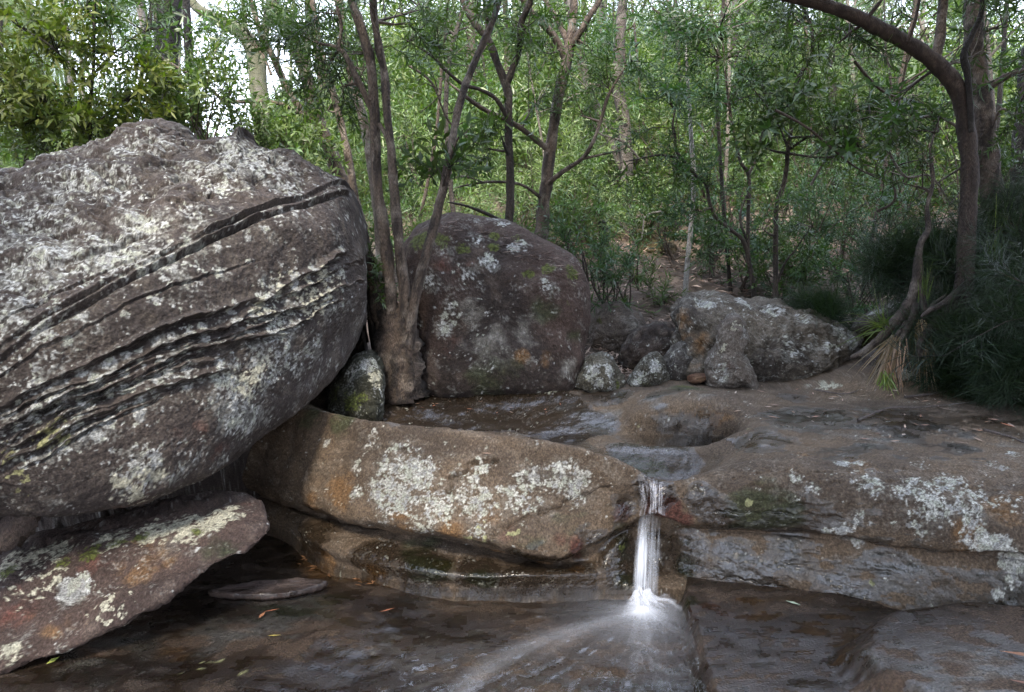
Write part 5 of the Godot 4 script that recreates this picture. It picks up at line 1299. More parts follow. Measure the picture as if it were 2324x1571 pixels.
	# thin trees of the slope behind
	for k in 64:
		var d := rng.randf_range(11.0, 30.0)
		var a := rng.randf_range(-0.78, 0.78) if k < 44 else rng.randf_range(-0.82, -0.44)
		if a > -0.435 and a < -0.34: continue
		var x := a * d
		var y := ground_y(x, d)
		var tall := rng.randf_range(4.5, 9.0)
		var dull := rng.randf() < 0.6
		var root := thing("slope_tree", "thin brown-barked tree among the scrub up the hillside" if dull else "thin pale-barked tree among the scrub up the hillside", "tree", Vector3(x, y, -d), "brown-barked trees up the hillside" if dull else "pale-barked trees up the hillside")
		var lean := Vector3(rng.randf_range(-0.12, 0.12), 1, rng.randf_range(-0.1, 0.1)) * tall
		var mb := MB.new()
		var w := rng.randf_range(0.04, 0.10)
		var bb := bk if dull else bark(Color(0.34, 0.31, 0.28), Color(0.2, 0.17, 0.15), Color(0.14, 0.12, 0.1), 0.2)
		tube(mb, [Vector3(0, -0.1, 0), lean * 0.33 + rnd(0.15), lean * 0.66 + rnd(0.25), lean], [w, w * 0.8, w * 0.6, w * 0.2], 9, bb, 0.12)
		part("trunk", mb.mesh(M.bark), null, root).position = Vector3.ZERO
		var tw := MB.new()
		var cr := Crown.new()
		var c := G_LIGHT.lerp(G_MID, rng.randf())
		for q in 7:
			var t := rng.randf_range(0.3, 1.0)
			var from := root.position + lean * t
			var to := from + Vector3(rng.randf_range(-1, 1), rng.randf_range(0.0, 0.7), rng.randf_range(-1, 1)) * (1.5 - t * 0.6)
			foliage(tw, cr, from, to, Vector3(0.8, 0.5, 0.8), 5, "narrow" if k % 3 else "wisp", c, bb, 1.05, 0.4)
		part("twigs", tw.mesh(M.bark), null, root).set_meta("kind", "stuff")
		hang(cr, root)
	build_wood(bk)
	# feathery dark thicket at the right
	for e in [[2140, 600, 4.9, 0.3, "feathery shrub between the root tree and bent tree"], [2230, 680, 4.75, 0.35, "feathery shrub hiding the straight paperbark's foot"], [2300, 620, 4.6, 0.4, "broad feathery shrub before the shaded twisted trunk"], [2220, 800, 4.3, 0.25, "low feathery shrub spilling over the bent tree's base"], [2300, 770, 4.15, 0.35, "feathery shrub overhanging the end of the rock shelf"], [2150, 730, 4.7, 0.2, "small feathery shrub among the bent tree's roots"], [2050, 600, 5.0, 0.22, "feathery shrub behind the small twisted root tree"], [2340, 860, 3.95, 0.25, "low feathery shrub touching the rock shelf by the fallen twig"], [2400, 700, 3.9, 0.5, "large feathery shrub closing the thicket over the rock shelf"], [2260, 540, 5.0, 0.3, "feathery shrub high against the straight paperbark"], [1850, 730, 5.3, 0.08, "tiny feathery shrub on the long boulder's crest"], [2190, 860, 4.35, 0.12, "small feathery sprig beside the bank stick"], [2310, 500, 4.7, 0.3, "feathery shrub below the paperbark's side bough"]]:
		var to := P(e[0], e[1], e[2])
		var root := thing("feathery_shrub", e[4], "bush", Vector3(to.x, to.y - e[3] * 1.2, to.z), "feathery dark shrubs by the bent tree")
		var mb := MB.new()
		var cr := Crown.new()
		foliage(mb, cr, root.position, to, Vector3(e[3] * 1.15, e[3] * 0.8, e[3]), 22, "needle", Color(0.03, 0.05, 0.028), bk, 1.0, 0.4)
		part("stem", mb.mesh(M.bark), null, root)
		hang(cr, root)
	var lit := thing("leaf_litter", "carpet of dry fallen leaves over the bank", "leaf litter", Vector3.ZERO, "", "stuff")
	litter(13000, 4.9, 11.0, 880, 2200, lit)

# unseen trees added round and over the creek, placed to shade its rocks
func build_added_canopy() -> void:
	rng.seed = 777
	var bk := bark(Color(0.15, 0.115, 0.09), Color(0.08, 0.06, 0.05), Color(0.25, 0.21, 0.18), 0.2)
	for e in [[-3.6, 1.0, 5.4, 2.4, 150, "unseen broad spreading tree added to shade the creek from the open bank"], [1.4, 3.4, 4.6, 2.2, 150, "unseen tall leafy tree added for shade on the bank facing the waterfall"], [4.2, 0.6, 4.8, 2.3, 170, "unseen dense spreading tree added for shade beside the smooth rock mound"], [-5.2, -3.4, 6.0, 2.4, 130, "unseen tall tree added for shade behind the leaning boulder's hidden flank"], [4.9, -3.2, 4.9, 2.2, 190, "unseen dense leafy tree added for shade over the feathery thicket"], [2.4, 2.2, 6.4, 2.4, 120, "unseen high-crowned tree added for shade between the two bank trees"], [1.2, -1.4, 5.4, 1.7, 120, "unseen bough-heavy tree added to shade the rock shelf and the stones behind", 4.4, 0.9], [-0.5, -1.5, 5.2, 1.2, 60, "unseen slim tree added over the pool to shade the domed boulder", -2.8, 1.0], [1.35, 1.15, 5.0, 1.35, 110, "unseen leaning tree added to shade the smooth rock wall", 3.2, 2.4]]:
		var where := Vector3(e[0], 0.0, e[1])
		if e[1] < -2.5: where.y = ground_y(e[0], -e[1])
		var root := thing("added_shade_tree", e[5], "tree", where, "unseen trees added to shade the creek")
		var mb := MB.new()
		var top := Vector3(rng.randf_range(-0.4, 0.4), e[2], rng.randf_range(-0.5, 0.2))
		if e.size() > 6:
			where = Vector3(e[6], 0.2, e[7])
			root.position = where
			top = Vector3(e[0] - e[6], e[2], e[1] - e[7])
		tube(mb, [Vector3(0, -0.4, 0), top * 0.3 + rnd(0.15), top * 0.65 + rnd(0.2), top], [0.16, 0.13, 0.1, 0.04], 12, bk, 0.08)
		part("trunk", mb.mesh(M.bark), null, root).position = Vector3.ZERO
		var tw := MB.new()
		var cr := Crown.new()
		for b in 9:
			var from := top * rng.randf_range(0.55, 0.95)
			var to: Vector3 = top + Vector3(rng.randfn(), rng.randfn() * 0.45, rng.randfn()) * e[3] * 0.55
			tube(tw, [from, from.lerp(to, 0.5) + rnd(0.2), to], [0.05, 0.03, 0.01], 6, bk, 0.1)
			for q in e[4] / 9:
				cr.add("spray", where + to + Vector3(rng.randfn(), rng.randfn() * 0.5, rng.randfn()) * e[3] * 0.34, Vector3.UP + rnd(0.6), rng.randf_range(1.1, 1.7), tint(G_MID, 0.3), rng)
		part("branch", tw.mesh(M.bark), null, root).position = Vector3.ZERO
		hang(cr, root)

# the slender stems of the open wood, and dead boughs caught across it
func build_wood(bk: Bark) -> void:
	var dark := bark(Color(0.07, 0.055, 0.046), Color(0.03, 0.024, 0.02), Color(0.12, 0.1, 0.085), 0.1)
	var pale := bark(Color(0.30, 0.26, 0.22), Color(0.16, 0.13, 0.11), Color(0.2, 0.18, 0.15), 0.2)
	for k in 34:
		var d := rng.randf_range(6.4, 13.0)
		var fx := lerpf(880, 2320, (k + rng.randf()) / 34.0)
		if fx > 1440 and fx < 1520 and d < 8.0: d += 2.5
		var x := (fx - CX) / FPX * d
		var kind := k % 3
		var root := thing("slender_tree", ["slender dark stem in the open wood behind the boulders", "slender brown stem in the open wood behind the boulders", "slender pale stem in the open wood behind the boulders"][kind], "tree", Vector3(x, ground_y(x, d) - 0.05, -d), ["slender dark stems", "slender brown stems", "slender pale stems"][kind])
		var b: Bark = [dark, bk, pale][kind]
		var tall := rng.randf_range(3.6, 6.5)
		var lean := Vector3(rng.randf_range(-0.22, 0.22), 1, rng.randf_range(-0.1, 0.1)) * tall
		var w := rng.randf_range(0.014, 0.034)
		var mb := MB.new()
		var q1 := lean * 0.3 + rnd(0.16)
		var q2 := lean * 0.6 + rnd(0.25)
		tube(mb, [Vector3.ZERO, q1, q2, lean], [w, w * 0.85, w * 0.65, w * 0.25], 9, b, 0.07)
		part("trunk", mb.mesh(M.bark), null, root).position = Vector3.ZERO
		var tw := MB.new()
		var cr := Crown.new()
		for m in 5:
			var t := rng.randf_range(0.25, 0.95)
			var from := q1.lerp(q2, t) if t < 0.7 else q2.lerp(lean, t)
			var to := from + Vector3(rng.randf_range(-1, 1), rng.randf_range(-0.1, 0.8), rng.randf_range(-0.6, 0.6)) * rng.randf_range(0.4, 1.0)
			from += root.position
			to += root.position
			tube(tw, [from, from.lerp(to, 0.5) + rnd(0.1), to], [w * 0.5, w * 0.35, 0.004], 6, b, 0.07)
			for f in 3:
				var e := to + rnd(0.45)
				tube(tw, [from.lerp(to, rng.randf_range(0.4, 1.0)), to.lerp(e, 0.5) + rnd(0.06), e], [0.006, 0.004, 0.002], 4, b, 0.08)
			if m % 2 == 0: foliage(tw, cr, to, to + rnd(0.2), Vector3(0.5, 0.35, 0.5), 3, ["narrow", "small", "narrow"][kind], G_MID.lerp(G_LIGHT, rng.randf()), b, 1.0, 0.4)
		part("twigs", tw.mesh(M.bark), null, root).set_meta("kind", "stuff")
		hang(cr, root)
	var n := 0
	for e in [[1940, 140, 2120, 300, 4.9, "dead pale bough slanting under the heavy bent tree"], [2190, 300, 1990, 262, 4.8, "thin grey bough running level from the bent tree"], [1760, 250, 2030, 420, 5.1, "long thin bough drooping past the kinked sapling"], [2010, 330, 2160, 470, 4.9, "crooked grey bough over the twisted root tree"], [2290, 300, 2120, 420, 5.0, "bare bough crossing behind the bent trunk"], [1450, 360, 1340, 260, 6.4, "bare bough crossing the branching paperbark's limb"], [930, 150, 1090, 330, 5.6, "bare bough slanting behind the paperbark stems"], [1500, 480, 1420, 560, 6.8, "pale dead bough leaning on the grey trunk"], [1990, 480, 2100, 360, 5.2, "short dead bough in the shade of the bent tree"], [1840, 420, 1960, 300, 5.5, "bare twiggy bough beside the kinked sapling"], [720, 120, 860, 230, 5.0, "dead bough tangled in the paperbark stems"], [2060, 200, 2230, 120, 4.7, "bare bough resting on the bent tree's elbow"]]:
		var a := P(e[0], e[1], e[4])
		var z := P(e[2], e[3], e[4] + rng.randf_range(-0.2, 0.2))
		var root := thing("dead_bough", e[5], "branch", a)
		var mb := MB.new()
		var m1 := a.lerp(z, 0.35) + rnd(0.07)
		var m2 := a.lerp(z, 0.7) + rnd(0.08)
		tube(mb, [a, m1, m2, z], [0.011, 0.009, 0.007, 0.003], 7, pale if n % 2 else bk, 0.03, a)
		part("limb", mb.mesh(M.bark), null, root).position = Vector3.ZERO
		var tw := MB.new()
		for f in 9:
			var from := m1.lerp(z, rng.randf())
			var to := from + rnd(0.28)
			tube(tw, [from, from.lerp(to, 0.5) + rnd(0.04), to], [0.005, 0.003, 0.0015], 4, pale if n % 2 else bk, 0.06, a)
		var tp := part("twigs", tw.mesh(M.bark), null, root)
		tp.position = Vector3.ZERO
		tp.set_meta("kind", "stuff")
		n += 1

# ---------------------------------------------------------------- water
func sheet(x0: float, x1: float, d0: float, d1: float, nu: int, nv: int, h: Callable) -> Grid:
	var g := Grid.new()
	g.nu = nu
	g.nv = nv
	for j in nv:
		var d := lerpf(d0, d1, float(j) / (nv - 1))
		for i in nu:
			var x := lerpf(x0, x1, float(i) / (nu - 1))
			g.p.append(Vector3(x, h.call(x, d), -d))
		g.v.append(0.0)
	g.normals(false)
	return g

func build_water() -> void:
	var foot := PH(1462, 1392, 0.0)
	var low := sheet(-2.2, 1.3, 1.2, 4.1, 260, 220, func(x: float, d: float) -> float:
		var q := Vector2(x - foot.x, -d - foot.z)
		var r := q.length()
		var an := atan2(q.y, q.x)
		var amp := 0.0035 * exp(-r * 1.6) + 0.0006
		return amp * (sin(r * 55.0 + 2.0 * n1.get_noise_2d(an * 2.0, 0)) * 0.4 + n2.get_noise_3d(an * 1.4, r * 0.35, 1) * 2.4))
	var o := part("lower_pool", grid_mesh(low, [M.water]), null)
	tag(o, "", "", "", "structure")
	var lipp := PH(1500, 1086, 0.0)
	var up := sheet(0.1, 1.25, 3.16, 3.95, 120, 90, func(x: float, d: float) -> float:
		return 0.492 + 0.0006 * n2.get_noise_3d(x, d * 2.0, 0) * 2.0)
	o = part("upper_pool", grid_mesh(up, [M.water]), null)
	tag(o, "", "", "", "structure")
	# the fall: strands of water that slide over the lip and drop
	var fall := thing("waterfall", "silky white ribbon of water falling from the ledge notch", "waterfall", foot)
	var r := RandomNumberGenerator.new()
	r.seed = 5
	# two veils that fall from the lip, thick and thin by streaks
	for layer in 2:
		var veil := Grid.new()
		veil.nu = 90
		veil.nv = 70
		for j in veil.nv:
			var t := float(j) / (veil.nv - 1)
			for i in veil.nu:
				var f := float(i) / (veil.nu - 1)
				var c := P(lerpf(1446, 1502, f), 1167.0 + 6.0 * sin(f * 9.0), 3.03 - 0.012 * layer)
				var e := PH(lerpf(1430, 1496, f), lerpf(1398, 1376, f), 0.0)
				var fall_t := sqrt(t)
				var q := Vector3(lerpf(c.x, e.x, fall_t), lerpf(c.y, e.y, t), lerpf(c.z, e.z, fall_t))
				q.z += 0.012 * sin(f * PI) - 0.02 * layer + 0.006 * n2.get_noise_3d(f * 1.2, layer * 3.0, t * 0.05)
				veil.p.append(q)
				var sx := f + 0.02 * sin(t * 3.0 + layer)
				var streak := n2.get_noise_3d(sx * 0.75, 5.0 + layer * 2.0, t * 0.12) * 1.4 + 0.22 * n3.get_noise_3d(sx * 0.3, layer * 1.0, t * 0.02)
				var body := exp(-pow((f - 0.36) / 0.26, 2.0)) + 0.40 * exp(-pow((f - 0.84) / 0.10, 2.0))
				var al := clampf(body * (0.38 + 0.8 * streak), 0.0, 0.7) * clampf(0.1 + t * 3.2, 0.0, 1.0) * clampf(f * 8.0, 0.0, 1.0) * clampf((1.0 - f) * 8.0, 0.0, 1.0)
				veil.c.append(Color(0.9, 0.92, 0.96, al * (1.0 if layer == 0 else 0.7)))
			veil.v.append(t)
		veil.normals(false)
		part("veil", grid_mesh(veil, [M.foam]), null, fall).position = -foot
	# the film of water that slides over the lip before it drops
	var film := Grid.new()
	var i0 := int((1447.0 - 420.0) / 2280.0 * 899.0)
	var i1 := int((1516.0 - 420.0) / 2280.0 * 899.0)
	film.nu = i1 - i0 + 1
	for j in ledge.nv:
		if ledge.v[j] < 5.0 or ledge.v[j] > 8.1: continue
		for i in range(i0, i1 + 1):
			var t := float(i - i0) / (i1 - i0)
			film.p.append(ledge.p[j * ledge.nu + i] + ledge.n[j * ledge.nu + i] * 0.0035)
			var down := clampf((8.1 - ledge.v[j]) / 3.1, 0.0, 1.0)
			var streak := n2.get_noise_3d(t * 2.4 + down * 0.12, 0.3, down * 0.10) + 0.6 * n3.get_noise_3d(t * 0.5, 2.0, down * 0.02)
			var al := clampf(0.10 + 0.75 * streak, 0.0, 0.6) * clampf(down * 2.0, 0.0, 1.0) * clampf(t * 6.0, 0, 1) * clampf((1.0 - t) * 4.0, 0, 1)
			film.c.append(Color(0.8, 0.78, 0.8, al))
		film.v.append(ledge.v[j])
	film.nv = film.v.size()
	film.normals(false)
	part("water_film", grid_mesh(film, [M.foam]), null, fall).position = -foot
	# churned foam spreading from the foot, and the spray above it
	var g := Grid.new()
	g.nu = 360
	g.nv = 120
	g.closed = true
	for j in g.nv:
		var rad := 0.004 + 1.2 * pow(float(j) / (g.nv - 1), 1.4)
		for i in g.nu:
			var an := TAU * (i % (g.nu - 1)) / (g.nu - 1)
			g.p.append(foot + Vector3(cos(an) * rad, 0.004 + 0.03 * exp(-rad * 16.0), sin(an) * rad * 0.95))
		g.v.append(rad)
	g.normals(false)
	if g.n[5000].y < 0: g.normals(true)
	g.c.resize(g.p.size())
	for j in g.nv:
		var rad := g.v[j]
		for i in g.nu:
			var an := TAU * (i % (g.nu - 1)) / (g.nu - 1)
			var bent := an + rad * 0.35
			var s := n1.get_noise_3d(cos(bent) * 2.2, sin(bent) * 2.2, rad * 0.4) + 0.3 * n2.get_noise_3d(cos(bent) * 0.7, sin(bent) * 0.7, rad * 0.2)
			# the outflow runs to the near left
			var flow := 0.5 + 0.5 * cos(an - 2.2)
			var reach := lerpf(0.05, 0.13, flow)
			var al := exp(-rad / reach) * (0.36 + 0.12 * s)
			al += 0.3 * exp(-pow(rad / 0.06, 2.0))
			al += 0.05 * exp(-rad * 3.0) * smoothstep(0.2, 0.9, flow) * clampf(0.6 + 0.8 * s, 0.0, 1.2)
			al += 0.06 * exp(-pow((an - 2.80 + rad * 0.36) / (0.04 + 0.05 / (rad + 0.25)), 2.0)) * exp(-rad * 0.5) * clampf(rad * 4.0 - 0.5, 0, 1) * clampf(0.8 + 3.0 * s, 0.0, 2.0)
			al = clampf(al, 0.0, 0.8) * smoothstep(1.2, 0.8, rad)
			g.c[j * g.nu + i] = Color(0.86, 0.87, 0.9, al)
	o = part("foam", grid_mesh(g, [M.foam]), null, fall)
	o.position = -foot
	o.set_meta("kind", "stuff")
	# the mound of white water that boils up at the foot
	for e in [[1456, 1388, 0.085, 0.075, 0.30], [1482, 1384, 0.16, 0.045, 0.17]]:
		var dome := Grid.new()
		dome.nu = 72
		dome.nv = 30
		dome.closed = true
		var c := PH(e[0], e[1], 0.0)
		for j in dome.nv:
			var rr := float(j) / (dome.nv - 1)
			for i in dome.nu:
				var an := TAU * (i % 71) / 71.0
				var nn := n1.get_noise_3d(cos(an) * 1.6, sin(an) * 1.6, rr + e[2] * 40.0)
				var h: float = e[3] * pow(1.0 - rr * rr, 2.0) * (1.0 + 0.8 * nn)
				dome.p.append(c + Vector3(cos(an) * rr * e[2] * (1.0 + 0.5 * nn), 0.006 + h, sin(an) * rr * e[2] * 0.8 * (1.0 + 0.5 * nn)))
				dome.c.append(Color(0.93, 0.94, 0.97, clampf(e[4] * pow(1.0 - rr, 1.2) * (1.25 + 0.7 * nn), 0.0, 0.9)))
			dome.v.append(rr)
		dome.normals(false)
		if dome.n[200].y < 0.0: dome.normals(true)
		var dm := part("white_water", grid_mesh(dome, [M.foam]), null, fall)
		dm.position = -foot
		dm.set_meta("kind", "stuff")

func leaf_on(g: Grid, x: float, y: float, len_: float, an: float, col: Color, called: String, label: String, group := "", lift := 0.004, wid := 0.18) -> void:
	var q := snap(g, x, y)
	var mb := MB.new()
	var dir := Vector3(cos(an), 0.03, sin(an)).normalized()
	leaf(mb, Vector3.ZERO, dir, Vector3(rng.randf_range(-.2, .2), 1, rng.randf_range(-.1, .3)).normalized(), len_, len_ * wid, col, 0.15, -0.08)
	var o := part(called, mb.mesh(M.dead_leaf), null)
	o.position = q + Vector3(0, lift, 0.004)
	tag(o, label, "leaf" if called.ends_with("leaf") else "twig", group)

func build_small() -> void:
	rng.seed = 888
	var rusty := Color(0.33, 0.12, 0.06)
	var tan_ := Color(0.36, 0.25, 0.17)
	leaf_on(bed, 1775, 1372, 0.075, 0.9, Color(0.36, 0.42, 0.30), "green_leaf", "pale green fallen leaf on the wet brown slab beside the fall", "", 0.006, 0.26)
	leaf_on(bed, 580, 1398, 0.05, -1.3, Color(0.45, 0.20, 0.10), "orange_leaf", "small orange leaf tip-up on the grey creek bed", "", 0.006, 0.35)
	leaf_on(bed, 600, 1392, 0.07, -0.2, rusty, "curled_leaf", "thin rusty leaf beside the small orange leaf", "", 0.006, 0.12)
	leaf_on(bed, 862, 1390, 0.07, -0.35, rusty, "rusty_leaf", "rusty gum leaf alone on dark wet rock near the pool edge", "", 0.006, 0.14)
	leaf_on(bed, 928, 1348, 0.05, 0.0, tan_, "tan_leaf", "little tan leaf at the foot of the wet wall", "", 0.006, 0.16)
	leaf_on(bed, 600, 1442, 0.06, 0.1, Color(0.40, 0.32, 0.08), "yellow_leaf", "narrow yellow leaf lying on the grey creek bed", "", 0.005, 0.14)
	leaf_on(bed, 115, 1520, 0.05, -1.0, Color(0.30, 0.34, 0.08), "lime_leaf", "lime green scrap of leaf near the shelving slab", "", 0.006, 0.4)
	leaf_on(bed, 2270, 1470, 0.14, 0.5, Color(0.2, 0.09, 0.04), "brown_leaf", "long brown leaf against the foot of the smooth wall", "", 0.008, 0.14)
	leaf_on(bed, 2290, 1545, 0.12, 0.6, Color(0.16, 0.07, 0.04), "dark_leaf", "dark brown leaf on the smooth grey rock mound", "", 0.008, 0.14)
	leaf_on(ledge, 1595, 1105, 0.09, -1.15, Color(0.42, 0.18, 0.11), "pink_leaf", "pinkish gum leaf stuck beside the head of the fall", "", 0.006, 0.15)
	leaf_on(ledge, 1365, 1120, 0.05, -0.8, rusty, "stuck_leaf", "small rusty leaf caught in the seam of the lichen ledge", "", 0.006, 0.2)
	leaf_on(ledge, 1085, 1030, 0.06, 0.6, Color(0.25, 0.15, 0.10), "ledge_leaf", "brown leaf lying on top of the lichen ledge", "", 0.006, 0.2)
	leaf_on(ledge, 1630, 1325, 0.09, 0.08, Color(0.38, 0.2, 0.08), "straw_leaf", "straw-coloured leaf at the base of the grey wall", "", 0.006, 0.1)
	for k in 90:
		var x := rng.randf_range(1650, 2320)
		var y := 888.0 + 120.0 * pow(rng.randf(), 1.6)
		leaf_on(ledge, x, y, rng.randf_range(0.03, 0.08), rng.randf() * TAU, tan_.lerp(rusty, rng.randf()).lerp(Color(0.45, 0.42, 0.38), rng.randf() * 0.6) * rng.randf_range(0.6, 1.2), "shelf_leaf", "dry leaf scattered on the broad rock shelf", "dry leaves on the rock shelf", 0.004, rng.randf_range(0.12, 0.25))
	for k in 42:
		var t := rng.randf()
		leaf_on(bed, lerpf(690, 850, t) + rng.randf_range(-20, 20), lerpf(1270, 1322, t) + rng.randf_range(-6, 12), rng.randf_range(0.03, 0.06), rng.randf() * TAU, Color(0.30, 0.15, 0.07) * rng.randf_range(0.5, 1.3), "sunken_leaf", "brown leaf drifted into the recess below the lichen ledge", "leaves drifted into the recess", 0.004, 0.3)
	for k in 22:
		var x := rng.randf_range(880, 1300)
		var y := rng.randf_range(893, 940)
		leaf_on(ledge, x, y, rng.randf_range(0.03, 0.07), rng.randf() * TAU, rusty.lerp(tan_, rng.randf()) * rng.randf_range(0.6, 1.1), "channel_leaf", "leaf stranded on the dark wet rock above the ledge", "leaves on the dark wet rock", 0.004, 0.15)
	for k in 130:
		var t := rng.randf()
		var x := lerpf(1010, 1320, t) + rng.randf_range(-20, 20)
		var y := lerpf(500, 612, pow(t, 1.3)) + rng.randf_range(0, 40)
		leaf_on(mid, x, y, rng.randf_range(0.04, 0.09), rng.randf() * TAU, Color(0.34, 0.24, 0.19).lerp(Color(0.15, 0.09, 0.06), rng.randf()), "boulder_leaf", "dry gum leaf on the domed boulder's top", "dry leaves on the domed boulder", 0.004, 0.14)
	# twigs on the shelf
	var grey := bark(Color(0.24, 0.2, 0.18), Color(0.14, 0.11, 0.1), Color(0.3, 0.28, 0.26), 0.2)
	for e in [[[[2240, 985], [2270, 990], [2300, 1000], [2330, 1018]], 0.008, "fallen_twig", "grey fallen twig at the far end of the rock shelf"], [[[1960, 960], [2010, 935], [2080, 930], [2180, 920]], 0.006, "long_twig", "long bent twig lying across the shelf below the dry grass"], [[[2060, 905], [2120, 895], [2200, 880]], 0.008, "bank_twig", "short stick on the shelf under the feathery shrubs"], [[[1860, 890], [1900, 894], [1960, 890]], 0.005, "pale_twig", "thin pale twig by the long boulder's end"]]:
		var q := []
		for f in e[0]: q.append(snap(ledge, f[0], f[1]) + Vector3(0, 0.01 + rng.randf() * 0.01, 0))
		var mb := MB.new()
		tube(mb, q, [e[1], e[1] * 0.8, e[1] * 0.4], 7, grey, 0.02, q[0])
		var o := part(e[2], mb.mesh(M.bark), null)
		o.position = q[0]
		tag(o, e[3], "twig")
	# a charred log end under the leaning boulder
	var mb := MB.new()
	var lq := [P(-120, 1250, 2.5), P(-30, 1225, 2.55), P(40, 1180, 2.62), P(88, 1145, 2.7)]
	tube(mb, lq, [0.085, 0.08, 0.065, 0.04], 18, bark(Color(0.15, 0.11, 0.09), Color(0.085, 0.062, 0.052), Color(0.18, 0.13, 0.1), 0.15, 0.5), 0.012, lq[0])
	var lo := part("rotting_log", mb.mesh(M.bark), null)
	lo.position = lq[0]
	tag(lo, "rotting log end poking from under the leaning boulder", "log")
	# grass: the dry fan and its green tuft below the roots
	grass("dry_grass", "fan of pinkish dry grass hanging from the root tangle", P(2046, 772, 4.4), 90, 0.26, Color(0.33, 0.215, 0.15), Vector3(-0.05, -1.0, 0.25), 0.24)
	grass("dry_frond", "loose straw-coloured fronds trailing from the roots behind the dry fan", P(2092, 735, 4.42), 60, 0.4, Color(0.36, 0.26, 0.18), Vector3(0.1, -1.0, 0.2), 0.22)
	grass("straw_tangle", "thin tangle of straw over the lowest root", P(2030, 770, 4.44), 50, 0.3, Color(0.3, 0.22, 0.16), Vector3(-0.5, -0.8, 0.2), 0.3)
	grass("green_tuft", "bright green grass tuft at the tip of the dry fan", P(2012, 852, 4.36), 80, 0.14, Color(0.16, 0.22, 0.04), Vector3(-0.1, -0.9, 0.35), 0.6)
	grass("dark_grass", "dark drooping grass over the roots behind the dry fan", P(2075, 750, 4.46), 40, 0.26, Color(0.1, 0.1, 0.05), Vector3(0.1, -0.8, 0.2), 0.7)
	grass("arching_grass", "green grass arching from the roots toward the long boulder", P(2005, 740, 4.45), 34, 0.24, Color(0.10, 0.14, 0.04), Vector3(-0.5, 0.35, 0.2), 0.8)
	grass("upright_grass", "upright green grass blades beside the small twisted tree", P(2098, 700, 4.48), 26, 0.26, Color(0.12, 0.17, 0.05), Vector3(0.1, 1.0, 0), 0.35)
	grass("trunk_grass", "tall lime grass blades in front of the straight paperbark", P(2240, 600, 4.6), 14, 0.4, Color(0.13, 0.18, 0.05), Vector3(0.1, 1.0, 0), 0.25)

func grass(called: String, label: String, at_: Vector3, n: int, len_: float, col: Color, dir: Vector3, spread: float) -> void:
	var root := thing(called, label, "grass", at_)
	var mb := MB.new()
	for k in n:
		var d := (dir.normalized() + rnd(spread)).normalized()
		var L := len_ * rng.randf_range(0.55, 1.2)
		var a := rnd(0.03) + Vector3(-0.10, -0.26, 0.0) * (rng.randf() if called == "dry_grass" else 0.0)
		var side := d.cross(Vector3(rng.randf_range(-1, 1), 0.3, 1)).normalized() * rng.randf_range(0.0022, 0.0055)
		var c := tint(col, 0.35)
		var f := mb.p.size()
		for s in 5:
			var t := s / 4.0
			var p := a + d * L * t + Vector3(0, -0.35 * L * t * t * (1.0 - absf(d.y)), 0)
			mb.p.append(p - side * (1.0 - t * 0.85))
			mb.p.append(p + side * (1.0 - t * 0.85))
			for q in 2:
				mb.n.append(d.cross(side).normalized())
				mb.c.append(c)
			if s < 4: mb.i.append_array(PackedInt32Array([f + s * 2, f + s * 2 + 1, f + s * 2 + 3, f + s * 2, f + s * 2 + 3, f + s * 2 + 2]))
	part("blades", mb.mesh(M.leaf), null, root).position = Vector3.ZERO

# ---------------------------------------------------------------- materials
func seamless(n: FastNoiseLite, size: int) -> Image:
	return n.get_seamless_image(size, size)

func noise_tex(freq: float, oct: int, lo: float, hi: float, size := 512, sd := 3) -> ImageTexture:
	var n := FastNoiseLite.new()
	n.seed = sd
	n.frequency = freq
	n.fractal_octaves = oct
	var im := seamless(n, size)
	im.convert(Image.FORMAT_RGB8)
	var data := im.get_data()
	for k in data.size(): data[k] = clampi(int(255.0 * (lo + (hi - lo) * data[k] / 255.0)), 0, 255)
	return ImageTexture.create_from_image(Image.create_from_data(size, size, false, Image.FORMAT_RGB8, data))

func normal_tex(freq: float, oct: int, strength: float, size := 512, sd := 5) -> ImageTexture:
	var n := FastNoiseLite.new()
	n.seed = sd
	n.frequency = freq
	n.fractal_octaves = oct
	var im := seamless(n, size)
	im.convert(Image.FORMAT_RGBA8)
	im.bump_map_to_normal_map(strength)
	return ImageTexture.create_from_image(im)

func std(called: String, col: Color, r: float) -> StandardMaterial3D:
	var m := StandardMaterial3D.new()
	m.resource_name = called
	m.albedo_color = col
	m.roughness = r
	M[called] = m
	return m

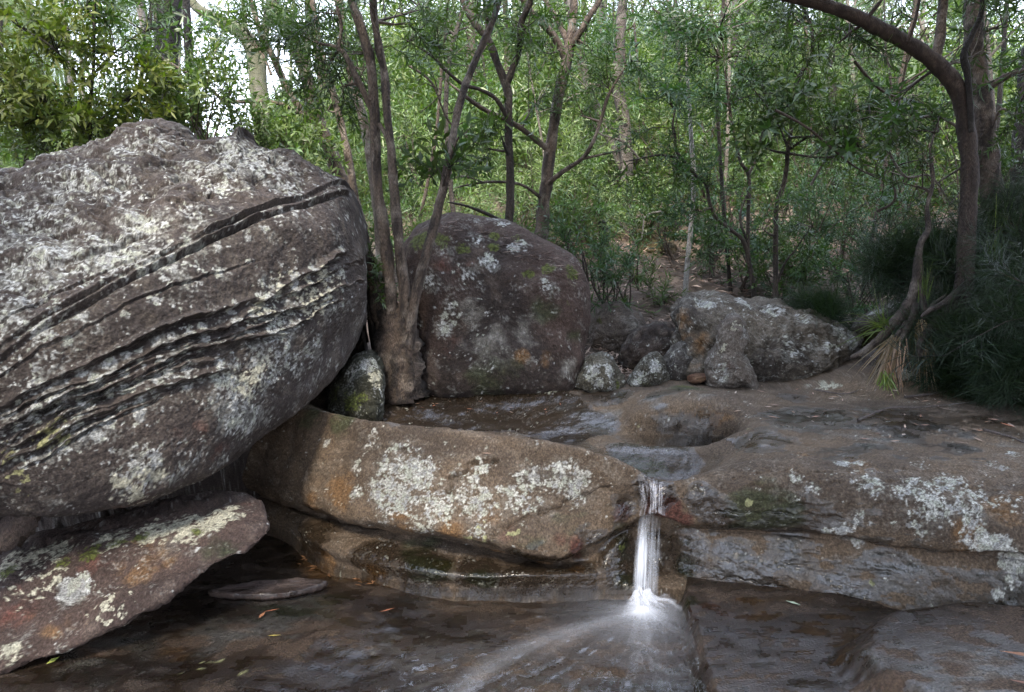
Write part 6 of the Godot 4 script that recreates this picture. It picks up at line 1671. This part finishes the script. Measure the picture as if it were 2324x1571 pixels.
func make_materials() -> void:
	var grain := noise_tex(0.06, 5, 0.48, 1.08)
	var bump := normal_tex(0.05, 5, 7.0)
	for e in [["rock_dry", 0.92, 0.75, 0.4], ["rock_damp", 0.38, 0.5, 0.5], ["rock_wet", 0.17, 0.35, 0.5]]:
		var m := std(e[0], Color(1, 1, 1), e[1])
		m.vertex_color_use_as_albedo = true
		m.albedo_texture = grain
		m.normal_enabled = true
		m.normal_texture = bump
		m.normal_scale = e[2]
		m.metallic_specular = e[3]
		m.uv1_triplanar = true
		m.uv1_world_triplanar = true
		m.uv1_scale = Vector3.ONE * 3.1

	var fibre := normal_tex(0.04, 4, 6.0, 512, 9)
	var bkm := std("bark", Color(1, 1, 1), 0.9)
	bkm.vertex_color_use_as_albedo = true
	bkm.albedo_texture = noise_tex(0.05, 4, 0.35, 1.15, 512, 14)
	bkm.normal_enabled = true
	bkm.normal_texture = fibre
	bkm.normal_scale = 2.4
	bkm.uv1_triplanar = true
	bkm.uv1_world_triplanar = true
	bkm.uv1_scale = Vector3(9, 1.6, 9)
	var lf := std("leaf", Color(1, 1, 1), 0.42)
	lf.vertex_color_use_as_albedo = true
	lf.cull_mode = BaseMaterial3D.CULL_DISABLED
	lf.backlight_enabled = true
	lf.backlight = Color(0.78, 0.88, 0.42)
	var dl := std("dead_leaf", Color(1, 1, 1), 0.6)
	dl.vertex_color_use_as_albedo = true
	dl.cull_mode = BaseMaterial3D.CULL_DISABLED
	var wa := std("water", Color(0.05, 0.035, 0.02, 0.12), 0.06)
	wa.transparency = BaseMaterial3D.TRANSPARENCY_ALPHA
	var fo := std("foam", Color(1, 1, 1), 0.8)
	fo.vertex_color_use_as_albedo = true
	fo.transparency = BaseMaterial3D.TRANSPARENCY_ALPHA

func setup_noise() -> void:
	for e in [[n1, 1.5, 3, 11], [n2, 8.0, 5, 23], [n3, 55.0, 3, 37]]:
		e[0].noise_type = FastNoiseLite.TYPE_SIMPLEX_SMOOTH
		e[0].frequency = e[1]
		e[0].fractal_type = FastNoiseLite.FRACTAL_FBM
		e[0].fractal_octaves = e[2]
		e[0].seed = e[3]
	for e in [[nc, FastNoiseLite.RETURN_DISTANCE], [nr, FastNoiseLite.RETURN_CELL_VALUE]]:
		e[0].noise_type = FastNoiseLite.TYPE_CELLULAR
		e[0].frequency = 32.0
		e[0].fractal_type = FastNoiseLite.FRACTAL_NONE
		e[0].cellular_return_type = e[1]
		e[0].cellular_jitter = 1.0
		e[0].seed = 51

func _ready() -> void:
	rng.seed = 20240
	# camera
	var cam := Camera3D.new()
	cam.name = "camera"
	cam.fov = 52.0
	cam.near = 0.05
	cam.far = 400.0
	cam.position = CAM
	cam.rotation = Vector3(-PITCH, 0, 0)
	add_child(cam)
	# sky and light: a bright overcast day seen from the shade
	var env := Environment.new()
	env.background_mode = Environment.BG_SKY
	var sky := Sky.new()
	var sm := ProceduralSkyMaterial.new()
	sm.sky_top_color = Color(0.84, 0.89, 1.0)
	sm.sky_horizon_color = Color(0.95, 0.97, 1.0)
	sm.ground_bottom_color = Color(0.12, 0.11, 0.09)
	sm.ground_horizon_color = Color(0.3, 0.3, 0.26)
	sky.sky_material = sm
	env.sky = sky
	env.tonemap_mode = Environment.TONE_MAPPER_LINEAR
	env.tonemap_exposure = 5.7
	env.sdfgi_enabled = true
	env.ssao_enabled = true
	env.ssil_enabled = true
	var we := WorldEnvironment.new()
	we.name = "world_environment"
	we.environment = env
	add_child(we)
	var sun := DirectionalLight3D.new()
	sun.name = "sun"
	sun.light_color = Color(1.0, 0.96, 0.9)
	sun.light_energy = 0.85
	sun.light_angular_distance = 10.0
	sun.shadow_enabled = true
	sun.look_at_from_position(Vector3(-0.15, 1.0, 0.85), Vector3.ZERO)
	add_child(sun)
	setup_noise()
	make_materials()
	build_bed()
	build_ledge()
	build_leaning_boulder()
	build_stones()
	make_sprigs()
	build_hillside()
	build_trees()
	build_scrub()
	build_added_canopy()
	build_water()
	build_small()
